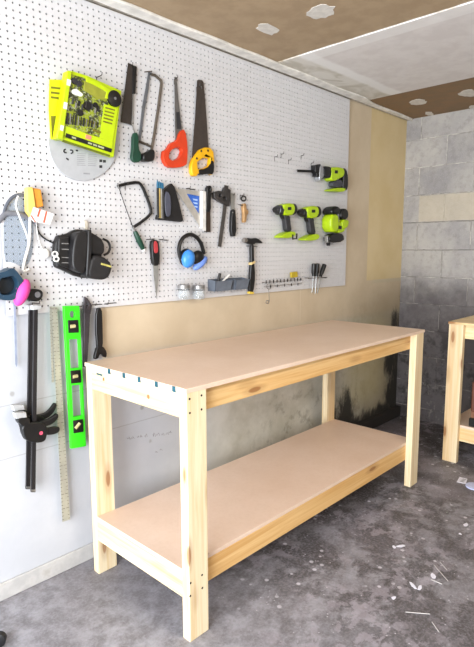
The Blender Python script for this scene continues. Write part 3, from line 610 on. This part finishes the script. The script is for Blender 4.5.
obj('handle', G().lathe(a, b-a, [(0, .25), (.3, .4), (L*.5, .52), (L*.85, .42), (L*.9, .36)], 14), grn, t)
obj('end_cap', G().lathe(a.lerp(b, .9), b-a, [(0, .36), (.3, .34), (.42, .2)], 14), white, t)
hook(126, 185, 'wire hook holding the coping saw', .9)
t = thing('jab_saw', 'pointed saw with red and black handle hanging below the coping saw', 'saw', (*P3(155.5, 298, .5),))
obj('blade', G().pp([(153, 264), (158.4, 264), (158, 280), (156.6, 299), (155.6, 292), (153.6, 276)], .5, .56), mat('saw_steel_pale', 'A9A9A6', .35, .6), t)
obj('handle', G().pp(smoothpoly([(150.2, 242), (153, 239.4), (157.4, 240.5), (158.8, 252), (158.4, 265.5), (152.4, 265.8), (151, 255)], 1), .1, 1.0), black, t, bevel=.2, seg=3)
o = obj('grip_inlay', G().pp(smoothpoly([(153.8, 240.5), (157.2, 241.6), (158.2, 251), (156.6, 253.5), (153.8, 252.5)], 1), .95, 1.08), mat('red_rubber', 'B0353A', .5), t, bevel=.05); o['label'] = 'red inlay'
rod_hook(147, 239.5, 154, 239, 'wire hook holding the red and black saw'); rod_hook(160, 239.6, 168, 240.2, 'empty wire hook right of the red and black saw')
# pouch with sticks
t = thing('knife_sheath', 'black triangular sheath with grey clip beside the coping saw', 'sheath', (*P3(168, 221, .5),))
obj('body', G().pp([(163, 190), (170.4, 183.4), (173.4, 187), (178, 203), (182, 220.5), (180, 222), (156, 219.5), (157, 215), (162, 214)], .1, .9), lea, t, bevel=.07)
obj('clip', G().pp(smoothpoly([(164.4, 191), (169.6, 193), (171, 205), (170, 217), (165, 216)], 1), 1.0, 1.3), mat('slate_plastic', '4A4C5A', .4), t, bevel=.1)
for i, (m, lab) in enumerate(((black, 'leftmost slim black rod with blue tip in the sheath'), (mat('brass', 'B09A60', .35, .7), 'slim brass-coloured rod with blue tip, second in the sheath'), (steel, 'slim silver rod with blue tip, third in the sheath'), (dgrey, 'dark grey rod with blue tip next to the clip'))):
    u = 157.4+i*1.7; t = thing('metal_rod', lab, 'rod', (*P3(u+.5, 218, 1.2),), 'blue-tipped rods in the sheath')
    obj('shaft', G().tube([P3(u+.2, 188+i*.3, 1.25), P3(u+.7, 217.5+i*.4, 1.25)], .22, 8), m, t)
    obj('tip', G().tube([P3(u+.2, 188+i*.3, 1.25), P3(u+.1, 184, 1.25), P3(u, 180.5+i*.8, 1.25)], [.2, .2, .1], 8), mat('blue_tip', '1A5C7C', .4), t)
# speed square
t = thing('speed_square', 'silver triangular square with blue centre and pale lip', 'square', (*P3(203, 230, .4),))
obj('plate', G().pp([(174.8, 188.3), (201, 191.4), (200.6, 228), (197.5, 223)], .3, .4, None, [[(186.4, 193.6), (199.4, 196), (198.8, 214)]]), mat('square_aluminium', 'B7B2AA', .4, .4), t)
obj('label_plate', G().pp([(186.6, 193.8), (199.2, 196.2), (198.6, 213.6)], .32, .38), mat('blue_label', '2C5CB4', .5, 0, .1), t)
g = G()
for i in range(3): g.pp([(192.5+i*.4, 198.4+i*3.6), (197.5, 199.4+i*3.4), (197.5, 201+i*3.4), (193.5+i*.6, 200+i*3.6)], .38, .4)
obj('label_text', g, mat('pale_blue_print', '9FB8E0', .5), t)
obj('lip', G().pp([(200.8, 191), (204.6, 191.6), (204.4, 231.4), (200.6, 228.4)], .05, .95), mat('pale_aluminium', 'DEDDDA', .4, .2), t, bevel=.04)
rod_hook(187, 188.4, 194, 189.4, 'wire hook over the triangular square')
t = thing('flat_scraper', 'flat bar with black upper grip and brown lower end', 'scraper', (*P3(207, 232, .5),))
obj('blade', G().pp([(205.4, 202), (210, 202), (210.4, 232), (204, 232)], .5, .62), rust, t)
obj('grip', G().pp(smoothpoly([(206, 186), (210.4, 185.6), (211, 191), (209.8, 199), (210, 212), (205.6, 212), (205.4, 200), (206.2, 194)], 1), .3, 1.0, None, [smoothpoly([(207.4, 188), (209.3, 188), (209.2, 191.6), (207.6, 191.6)], 1)]), black, t, bevel=.1)
t = thing('combination_square', 'dark metal combination square with long blade hanging at an angle', 'square', (*P3(220, 247, .4),))
obj('blade', G().pp([(224.4, 185), (228.2, 186), (226, 212), (221.2, 247), (217.8, 246.4), (222.6, 212)], .4, .5), mat('greyed_steel', '56524F', .45, .5), t)
obj('head', G().pp([(213, 192.4), (217.6, 190.8), (222.5, 192), (224, 187), (229.6, 190), (228.4, 206.6), (220, 202.4), (213.6, 198)], .2, 1.0, None, [smoothpoly([(217, 194), (220, 193.6), (220.5, 197), (217.6, 197.4)], 1), smoothpoly([(222.2, 196.4), (225.4, 197.4), (224.6, 201), (221.6, 199.6)], 1)]), mat('cast_steel', '3F3C3B', .5, .4, .25), t, bevel=.08)
t = thing('putty_knife', 'small knife with silver blade and black handle', 'knife', (*P3(232.6, 236, .5),))
obj('blade', G().pp([(230.4, 192.8), (234.6, 193.4), (234.4, 211), (231, 211)], .4, .48), mat('knife_steel', 'A5A39F', .35, .6), t)
obj('handle', G().pp(smoothpoly([(230.8, 210.4), (233, 209), (234.6, 210.6), (235.6, 236.6), (229.8, 236.4)], 1), .15, .95), black, t, bevel=.15, seg=3)
c = P3(232.8, 212.5, .95); obj('rivet', G().lathe(c, (0, -1, 0), [(0, .15), (.04, .13)], 10), steel, t)
t = thing('brass_clip', 'small brass and tan clip hanging from a ring right of the knife', 'clip', (*P3(244.5, 222, .5),))
br = mat('tan_brass', 'B08A5E', .4, .3, .2)
obj('ring', G().tube([P3(x, y, .7) for x, y in circ(243.6, 198.6, 2.3, 2.4, 14)], .16, 6, closed=True), dark, t)
obj('body', G().pp(smoothpoly([(241.8, 204), (245, 203), (245.4, 210), (247.6, 210.6), (246.8, 214.5), (245.6, 215), (245, 222.5), (242.4, 222.8), (243, 214)], 1), .2, 1.0), br, t, bevel=.15)
obj('pin', G().tube([P3(238.6, 204.6, .9), P3(242.5, 205.6, .9)], .1, 6), dark, t)
hook(241, 195.4, 'wire hook holding the small brass clip', 1.1)
# ear muffs
def muffs():
    t = thing('ear_muffs', 'pair of ear muffs with blue cups and black headband', 'ear muffs', (*P3(192, 267, .8),))
    pts = smoothpoly([(180.8, 259), (178.6, 251), (179.6, 243), (184, 236.5), (190, 234), (196, 236.2), (201.4, 243.5), (204, 254)], 2, False)
    obj('headband', G().tube([P3(u, v, 1.0) for u, v in pts], .38, 8), black, t)
    bl = mat('sky_blue_plastic', '3D86D8', .35, 0, .05); c = P3(186.5, 258.8, 1.2)
    obj('cushion', G().blob((c[0]+.3, c[1]+.35, c[2]+.2), (1.75, .8, 1.75), rot=-.35), black, t)
    obj('ear_cup', G().blob((c[0], c[1]-.5, c[2]), (1.45, 1.0, 1.75), rot=-.35), bl, t)
    c = P3(198.5, 259, 1.0); obj('cushion', G().blob((c[0]-.1, c[1], c[2]+.2), (1.5, .8, 1.5), rot=.5), black, t)
    c = P3(200.3, 263, 1.0); o = obj('ear_cup', G().blob(c, (2.1, .9, .85), rot=.6), mat('periwinkle_plastic', '6C8CD8', .35, 0, .05), t)
muffs(); hook(195.8, 236, 'wire hook holding the blue ear muffs', 1.5)
# hammer
t = thing('claw_hammer', 'black claw hammer with a tan ring and yellow end', 'hammer', (*P3(249.5, 293, .6),))
mp = Mapper(252, 262, .7, .92, 1)
obj('head', G().pp(smoothpoly([(245, 237.6), (250, 238.6), (256, 237.8), (262.4, 242.6), (260.5, 243.6), (255.6, 242.2), (252.6, 244.6), (249, 244.4), (245, 242.6)], 1), .3, 1.2, mp), black, t, bevel=.12)
x, z = mp(242.4, 240.2); obj('face', G().lathe((x, PB-.75, z), (1, 0, -.02), [(0, .48), (.35, .55), (.8, .5), (1.3, .36)], 16), mat('worn_face', '8D8883', .35, .7), t)
obj('handle', G().pp(smoothpoly([(249.6, 243), (253, 243), (253.2, 262), (254.6, 275), (252.4, 293.6), (247.8, 293), (248.6, 278), (250, 262)], 1), .35, 1.15, mp), black, t, bevel=.25, seg=3)
o = obj('grip_ring', G().pp([(249.4, 262.6), (253.8, 260.6), (254, 263), (249.6, 265)], .3, 1.2, mp), mat('tan_rubber', 'C9B07A', .5), t, bevel=.05)
o = obj('butt_end', G().pp([(248, 291.4), (252.6, 292), (252.2, 294.2), (247.6, 293.6)], .35, 1.2, mp), mat('yellow_rubber', 'D6B848', .5), t, bevel=.08)
rod_hook(247, 246, 257, 246.4, 'wire hook under the claw hammer head')
# jars, bins
def jar(u, label):
    x, z = P(u, 299, 1.2); x -= .3; y = PB-1.35
    t = thing('glass_jar', label, 'jar', (x, y, z), 'small jars on the pegboard')
    obj('jar_body', G().lathe((x, y, z), (0, 0, 1), [(0, .95), (.1, 1.1), (1.7, 1.1), (1.95, .98), (2.1, .98)], 24), glassy('jar_glass', 'DCE0E2', .3), t)
    obj('lid', G().lathe((x, y, z+2.05), (0, 0, 1), [(0, 1.18), (.62, 1.18), (.7, 1.1)], 28), mat('lid_metal', '8E8D8D', .4, .6), t)
    g = G()
    for k in range(26): g.tube([(x+random.uniform(-.7, .7), y+random.uniform(-.7, .7), z+.12+random.random()*.5) for _ in range(2)], .07, 5)
    o = obj('screws', g, steel, t); o['kind'] = 'stuff'
    obj('holder_ring', G().tube([(x+1.2*math.cos(a/12*6.283), y+1.2*math.sin(a/12*6.283), z+1.8) for a in range(12)], .06, 5, closed=True), wire, t)
    obj('holder_post', G().tube([(x, y+1.2, z+1.8), (x, PB+.1, z+1.8)], .07, 5), wire, t)
jar(184.6, 'left one of two small clear jars with grey metal lids'); jar(199.4, 'right one of two small clear jars with grey metal lids')
def bin_(x0, x1, z0, z1, label):
    t = thing('storage_bin', label, 'bin', (x0, PB-2, z0), 'grey storage bins on the pegboard'); y1 = PB-.02; y0 = PB-2.3; w = .12; m = mat('bin_grey', '5F6773', .5)
    obj('base', G().box(x0+.3, x1-.3, y0+.4, y1, z0, z0+w), m, t)
    g = G(); g.add([(x0, y0, z1-.35), (x1, y0, z1-.35), (x1-.3, y0+.4, z0), (x0+.3, y0+.4, z0), (x0, y0+w, z1-.35), (x1, y0+w, z1-.35), (x1-.3, y0+.4+w, z0), (x0+.3, y0+.4+w, z0)], [(0, 1, 2, 3), (4, 7, 6, 5), (0, 4, 5, 1), (3, 2, 6, 7), (0, 3, 7, 4), (1, 5, 6, 2)]); obj('front_wall', g, m, t)
    for (a, b) in ((x0, x0+.3), (x1, x1-.3)):
        s_ = w if b > a else -w
        g = G(); g.add([(a, y0, z1-.35), (a, y1, z1), (b, y1, z0), (b, y0+.4, z0), (a+s_, y0, z1-.35), (a+s_, y1, z1), (b+s_, y1, z0), (b+s_, y0+.4, z0)], [(0, 1, 2, 3), (4, 7, 6, 5), (0, 4, 5, 1), (3, 2, 6, 7), (0, 3, 7, 4), (1, 5, 6, 2)]); obj('side_wall', g, m, t)
    obj('back_wall', G().box(x0, x1, y1-.1, y1, z0, z1), m, t)
xa, za = P(213, 292, 1.5); xb, zb = P(231, 281, .8); xc = P(234, 289, 1.5)[0]; xd = P(246.5, 281, .8)[0]
bin_(xa, xb-.9, za+.1, za+2.5, 'left grey plastic bin holding a black handle and white marker'); bin_(xb-.1, xd-.6, za+.1, za+2.5, 'right grey plastic bin left of the hammer')
tag(obj('marker', G().tube([(xa+2.0, PB-1.6, za+1.6), (xa+5.0, PB-1.2, za+3.2)], .2, 10), white), 'white marker lying across the left grey bin', 'marker')
tag(obj('screwdriver', G().tube([(xa+1.7, PB-1.0, za+.4), (xa+2.1, PB-1.0, za+2.4), (xa+2.5, PB-1.0, za+3.6)], [.1, .28, .3], 10), black), 'short black handled tool standing in the left grey bin', 'tool')
# bit rack
def rack():
    a, b = P3(264, 282.5, .6), P3(302, 279.5, .6); t = thing('bit_rack', 'thin metal rack of small dark bits near the pegboard bottom', 'rack', a)
    for dz in (0, -.9): obj('rail', G().tube([(a[0], a[1], a[2]+dz), (b[0], b[1], b[2]+dz)], .06, 6), steel, t)
    for i in range(11):
        f = (i+.5)/11; p = Vector(a).lerp(Vector(b), f)
        obj('bit', G().tube([(p.x, p.y-.1, p.z+.45), (p.x, p.y-.1, p.z-.25)], .13, 6), dark, t)
        if i % 2: obj('bit', G().tube([(p.x+.2, p.y-.1, p.z-.7), (p.x+.2, p.y-.1, p.z-1.3)], .12, 6), dark, t)
    for e in (a, b): obj('bracket', G().tube([(e[0], PB+.1, e[2]), (e[0], e[1], e[2])], .07, 6), wire, t)
rack()
tag(obj('yellow_tag', G().pp([(290.4, 272.4), (296.6, 271.4), (297.2, 277), (291, 277.8)], .6, 1.1), mat('mustard_plastic', 'B7A028', .5), bevel=.08), 'small mustard yellow block above the bit rack', 'block')
g = G(); g.tube([P3(x, y, .9) for x, y in circ(269, 286.5, 2.4, 2.6, 14)], .08, 6, closed=True); g.tube([P3(268.6, 289, .9), P3(269.4, 302, .9)], .06, 6); g.tube([P3(x, y, .9) for x, y in circ(267.5, 302, 1.6, 1.5, 10)], .1, 6, closed=True)
tag(obj('key_ring', g, steel), 'small silver ring and chain hanging from the bit rack', 'ring')
# screwdrivers
for k, (a, b, c_, lab) in enumerate((((314, 263.5), (313.4, 276.5), (312, 292.5), 'black handled screwdriver on the left of the three'), ((317.4, 263.4), (316.4, 276.5), (315.2, 293.5), 'black handled screwdriver in the middle of the three'), ((324.6, 264.4), (320.4, 276.4), (317.4, 293), 'black handled screwdriver leaning to the right of the three'))):
    d = 1.3; A, B_, D_ = (Vector(P3(*q, d)) for q in (a, b, c_)); t = thing('screwdriver', lab, 'screwdriver', tuple(D_), 'screwdrivers at the pegboard corner')
    L = (B_-A).length; obj('handle', G().lathe(A, B_-A, [(0, .35), (.15, .58), (L*.7, .55), (L*.85, .38), (L, .42)], 12), black, t)
    obj('shaft', G().tube([B_, D_], .15, 8), steel, t)
g = G(); g.tube([P3(308, 278.4, 1.3), P3(327, 277.4, 1.3)], .1, 6)
for u in (309, 326): g.tube([(P3(u, 278, 1.3)[0], PB+.1, P3(u, 278, 1.3)[2]), P3(u, 278, 1.3)], .08, 6)
tag(obj('tool_holder', g, wire), 'thin wire holder carrying the three screwdrivers', 'holder')
# ------------------------------------------------------------------ power tools
def recip():
    mp = Mapper(326, 175, 1.25, .84, .98); c = mp.dm
    t = thing('reciprocating_saw', 'lime green cordless reciprocating saw hanging highest of the power tools', 'power tool', (*mp(338, 192)[:1], PB-1.7, mp(338, 192)[1]))
    q = lambda n_, pts, h, m, bv=.2, sm=1, par=t: obj(n_, G().pp(smoothpoly(pts, sm) if sm else pts, c-h, c+h, mp), m, par, bevel=bv, seg=3)
    q('blade', [(291, 168.4), (315, 169.8), (315, 172.4), (291.6, 171.2)], .06, black, 0, 0)
    q('shoe', [(310.6, 164.6), (312.6, 164.4), (313, 168), (315.6, 163.8), (317, 164.2), (317.6, 177.6), (312, 176.4), (312.4, 173), (310.6, 172)], .7, black, .1, 0)
    q('collar', [(315.5, 165), (319, 165.5), (321, 170), (320.6, 177), (317, 180), (315.6, 181.6), (315, 176)], .8, mat('collar_silver', 'A0A2A6', .35, .5), .2)
    q('nose', [(319.6, 166), (327.5, 167), (329, 170), (328, 178), (324, 178.8), (319.6, 176.6)], 1.05, mat('nose_black', '101012', .5), .35)
    q('motor_housing', [(327, 167.4), (341.6, 168), (344, 172), (343, 177.4), (337, 179.6), (331.6, 182), (327.4, 180), (328.6, 174)], 1.15, lime, .35)
    q('badge', [(331.8, 170.8), (335.4, 171), (335.2, 174.2), (331.6, 174)], 1.19, black, .02, 0)
    q('grip', [(331, 183), (335, 180.4), (343, 180), (343.6, 188.4), (331.4, 188)], .7, mat('grip_grey', '3E4046', .6), .2)
    q('rear_handle', [(342.6, 168.6), (347, 169.4), (349.2, 178), (349, 190), (345.6, 192), (343, 189.4), (344.4, 178)], .85, black, .25)
    q('battery_base', [(327.4, 190.4), (333, 188.6), (344.6, 188.8), (345.2, 191.4), (341.6, 193), (328.4, 191.6)], 1.1, lime, .15)
recip()
def driver(du, dv, kind, label):
    X = lambda pts: [(a+du, b+dv) for a, b in pts]; mp = Mapper(284+du, 222+dv, 1.25, .80, .97); c = mp.dm
    b_ = mp(286+du, 239+dv); t = thing('impact_driver' if kind == 'i' else 'cordless_drill', label, 'power tool', (b_[0], PB-1.6, b_[1]), 'lime drills on the pegboard')
    q = lambda n_, pts, h, m, bv=.2, sm=1: obj(n_, G().pp(smoothpoly(X(pts), sm) if sm else X(pts), c-h, c+h, mp), m, t, bevel=bv, seg=3)
    if kind == 'i':
        x, z = mp(272+du, 209.2+dv); x2 = mp(279.5+du, 209+dv)[0]; L = x2-x
        obj('nose', G().lathe((x, PB-c, z), (1, 0, 0), [(0, .5), (.25, .75), (L*.45, .85), (L*.5, 1.05), (L, 1.15)], 20), mat('nose_grey', '38393D', .4, .4), t)
        obj('bit_holder', G().lathe((x-.1, PB-c, z), (1, 0, 0), [(0, .55), (.4, .62)], 16), black, t)
    else:
        x, z = mp(271.4+du, 209.4+dv); x2 = mp(278.4+du, 209+dv)[0]; L = x2-x
        obj('chuck', G().lathe((x, PB-c, z), (1, 0, 0), [(0, .35), (.5, .75), (L*.55, .85), (L*.6, .98), (L, .98)], 20), black, t)
        obj('collar', G().lathe((x+L*.95, PB-c, z), (1, 0, 0), [(0, 1.0), (.8, 1.05)], 20), mat('nose_grey', '55565A'), t)
    q('motor_housing', [(277.6, 205), (286, 202.6), (293.4, 204.2), (296, 208.6), (294.6, 212.8), (288, 216), (279, 214.6)], 1.15, lime, .35)
    q('rear_cap', [(290.6, 203.2), (294, 204), (296.4, 208.8), (294.8, 213.4), (289.8, 215.6), (293, 209)], 1.2, black, .3)
    q('badge', [(283.6, 207), (288, 206.8), (288, 210), (283.6, 210)], 1.19, black, .02, 0)
    q('handle', [(281.6, 214.6), (289, 214.6), (289.6, 222), (291.8, 232.4), (285, 232), (284, 222)], .65, mat('grip_grey_dark', '2A2A2E', .6), .25)
    q('trigger', [(279.6, 214.6), (283, 214.6), (283.4, 219.4), (281.4, 219)], .4, black, .1)
    q('base', [(275.4, 236.8), (284, 232.6), (291.6, 231.6), (294, 233.4), (293.8, 236), (288, 238.6), (276.8, 238.6)], 1.15, lime, .2)
    if kind == 'i':
        o = obj('belt_clip', G().tube([(mp(u+du, v+dv)[0], PB-c-1.2, mp(u+du, v+dv)[1]) for u, v in [(289.6, 235), (289.8, 239.6), (294.6, 239.2), (294.8, 234)]], .22, 6), dark, t)
driver(0, 0, 'i', 'lime impact driver with short grey nose, left of the cordless pair'); driver(24, 2.6, 'd', 'lime drill with black chuck, right of the impact driver')
def nailer():
    mp = Mapper(335, 226, 1.65, .70, .96); c = mp.dm; b_ = mp(333, 244)
    t = thing('cordless_nailer', 'bulky lime and black cordless nailer at the right edge of the pegboard', 'power tool', (b_[0], PB-2.0, b_[1]))
    q = lambda n_, pts, h, m, bv=.2, sm=1: obj(n_, G().pp(smoothpoly(pts, sm) if sm else pts, c-h, c+h, mp), m, t, bevel=bv, seg=4)
    q('cylinder', [(322, 214), (333, 213.4), (334.4, 222), (333.4, 233), (322.4, 232)], 1.5, lime, .6)
    q('cylinder_cap', [(322.6, 214), (323.6, 208.6), (328, 205.2), (334, 206), (336.6, 209.6), (335.4, 214.4)], 1.6, black, .6)
    q('bridge', [(333, 210), (337, 209.4), (336.8, 220), (341, 226), (346, 228), (344, 232.6), (334, 233.4)], .95, lime, .3)
    q('side_bar', [(333.6, 211), (336.2, 210), (336, 222), (333.8, 222.6)], 1.1, grey, .2)
    q('motor_cap', [(338, 211.6), (341.6, 208), (346.4, 208.6), (348.8, 213), (348, 219.6), (338, 219.4)], 1.3, black, .5)
    q('motor_housing', [(339.4, 219.6), (348.6, 219.6), (349.6, 223.6), (346.6, 229), (340.4, 229)], 1.2, lime, .4)
    q('badge', [(334.6, 225.6), (339.6, 226.4), (339.2, 229.6), (334.4, 229)], 1.1, black, .05, 0)
    q('magazine', [(322.4, 236), (333, 233), (343, 234.4), (344, 242.6), (323.4, 243.8)], 1.0, black, .25)
    q('nose', [(321.8, 236), (324.4, 235.6), (324.6, 243.6), (322, 243.2)], .5, steel, .1, 0)
    q('foot', [(323.8, 243), (326.6, 243), (326.6, 246.6), (324.8, 246.6)], .4, black, .1, 0)
nailer()
for (u, v, l) in ((275.6, 156.8, 'lowest-left of four empty hooks above the power tools'), (282, 154, 'second from left of four empty hooks above the power tools'), (289.4, 160, 'third from left of four empty hooks above the power tools'), (302, 155.6, 'rightmost of four empty hooks above the power tools'), (312, 163, 'hook above the reciprocating saw shoe')): hook(u, v, l, .8)
for (u, v, l) in ((130.5, 66, 'wire hook holding the rectangular back saw'), (149.5, 74.5, 'wire hook holding the grey hacksaw'), (226, 188, 'wire hook holding the dark combination square'), (232.6, 195, 'wire hook holding the silver bladed knife'), (208.2, 188.6, 'wire hook holding the black and brown flat bar')): hook(u, v, l, .9)
# ------------------------------------------------------------------ floor debris, objects at right
scr = mat('paper_white', 'D9D8E4', .7, 0, .05)
def scrap(u, v, rx, ry, rot, label, m=scr, name='paper_scrap', cat='scrap'):
    h = hit(u, v, 2, 0); g = G(); slab(g, patch(h.x, h.y, rx, ry, 7, rot, .3), .01, .06); tag(obj(name, g, m, smooth=False), label, cat, 'litter on the floor')
scrap(433, 576, .75, .5, .6, 'lavender-white paper scrap among the litter in front of the bench'); scrap(412.5, 585.5, .9, .3, 1.0, 'small white scrap left of the lavender scrap'); scrap(420, 587.5, .7, .35, .2, 'small white flake just below the lavender scrap')
scrap(394, 547, .5, .3, .5, 'left flake of the pair nearest the bench rail'); scrap(401, 546, 1.0, .35, -.5, 'pale flake near the bench rail'); scrap(394, 598, .5, .3, 0, 'small pale flake above the floor litter')
scrap(466, 525, .8, .4, .2, 'small white scrap in the floor middle below the second bench'); scrap(460, 534, .3, .3, 0, 'tiny white speck at the right floor')
def sliver(u0, v0, u1, v1, label):
    a, b = hit(u0, v0, 2, .08), hit(u1, v1, 2, .08); tag(obj('wood_sliver', G().tube([a, b], .07, 5), mat('pale_wood', 'B0ACAA', .7)), label, 'sliver', 'litter on the floor')
sliver(405.5, 612, 430, 614, 'long pale sliver lying nearest the camera'); sliver(434, 565, 448, 581, 'pale sliver right of the lavender scrap, pointing down'); sliver(431, 579.5, 442, 584, 'short pale sliver below the lavender scrap'); sliver(440, 562, 447, 570, 'short pale sliver at the top of the litter'); sliver(432, 622, 439, 632, 'pale sliver at the bottom right')
h = hit(464, 481, 2, 0); g = G(); slab(g, [(h.x-1.8, h.y+1.0), (h.x+1.5, h.y+1.6), (h.x+1.6, h.y-.2), (h.x-1.4, h.y-.9)], .01, .07); o = obj('printed_slip', g, scr, smooth=False); tag(o, 'white printed slip on the floor before the second bench', 'paper')
g = G()
for k in range(3): g.box(h.x-1.0+k*.8, h.x-.6+k*.8, h.y-.2, h.y+.6, .07, .08)
obj('printed_marks', g, mat('grey_print', '8F9094'), o)
h = hit(475, 487, 2, 0); tag(obj('plastic_lid', G().lathe((h.x, h.y, .01), (0, 0, 1), [(0, 2.0), (.25, 2.0), (.3, 1.8)], 28), mat('pale_blue_plastic', 'BCC4E6', .4)), 'pale lavender-blue round lid lying at the right edge', 'lid')
h = hit(476, 428, 0, 91); t = thing('power_tool', 'brown and black tool standing on the second bench shelf at the edge', 'tool', (h.x, h.y, 9.6))
yy = hit(472.3, 415, 0, 91).y
obj('body', G().box(89.5, 93.5, yy-4, yy, 13.4, 21.0), mat('reddish_brown', '5E3527', .5), t, bevel=.3)
obj('base', G().box(89.2, 94, yy-4.3, yy+.2, 9.61, 11.8), black, t, bevel=.25); obj('band', G().box(89.8, 93.2, yy-4, yy-.1, 11.8, 13.4), mat('dull_red', '7A5038', .5), t)
h = hit(-1, 646, 2, 0); tag(obj('caster_wheel', G().lathe((h.x, h.y, 1.0), (.6, .8, 0), [(-.5, .8), (-.4, 1.0), (.4, 1.0), (.5, .8)], 20), black), 'black round wheel just entering at the bottom left corner', 'wheel')
# ------------------------------------------------------------------ light
sc = bpy.context.scene
W = bpy.data.worlds.new('world'); sc.world = W; W.use_nodes = True; nt = W.node_tree; bg = nt.nodes['Background']
bg.inputs[0].default_value = (.86, .93, 1, 1); bg.inputs[1].default_value = 2.3
def area(name, loc, tgt, sx, sy, power, col):
    l = bpy.data.lights.new(name, 'AREA'); l.shape = 'RECTANGLE'; l.size = sx*S; l.size_y = sy*S; l.energy = power; l.color = col
    o = bpy.data.objects.new(name, l); C.objects.link(o); o.location = Vector(loc)*S; d = Vector(tgt)-Vector(loc); o.rotation_euler = d.to_track_quat('-Z', 'Z').to_euler(); return o
area('garage_door_daylight', (XD+2, -62, 42), (60, -40, 26), 116, 80, 300, (.9, .95, 1))
sn = bpy.data.lights.new('sun', 'SUN'); sn.energy = 5.0; sn.angle = .02; sn.color = (1, .97, .93); so = bpy.data.objects.new('sun', sn); C.objects.link(so); so.rotation_euler = (0, math.radians(35), math.radians(12))
area('ceiling_lamp', (20, -110, ZC-3), (25, -70, 0), 48, 12, 30, (1, .9, .76))
sc.view_settings.view_transform = 'Standard'; sc.view_settings.look = 'None'; sc.view_settings.gamma = 1; sc.view_settings.exposure = 0.0
for o in bpy.data.objects:
    for k in ('_o', '_w'):
        if k in o: del o[k]
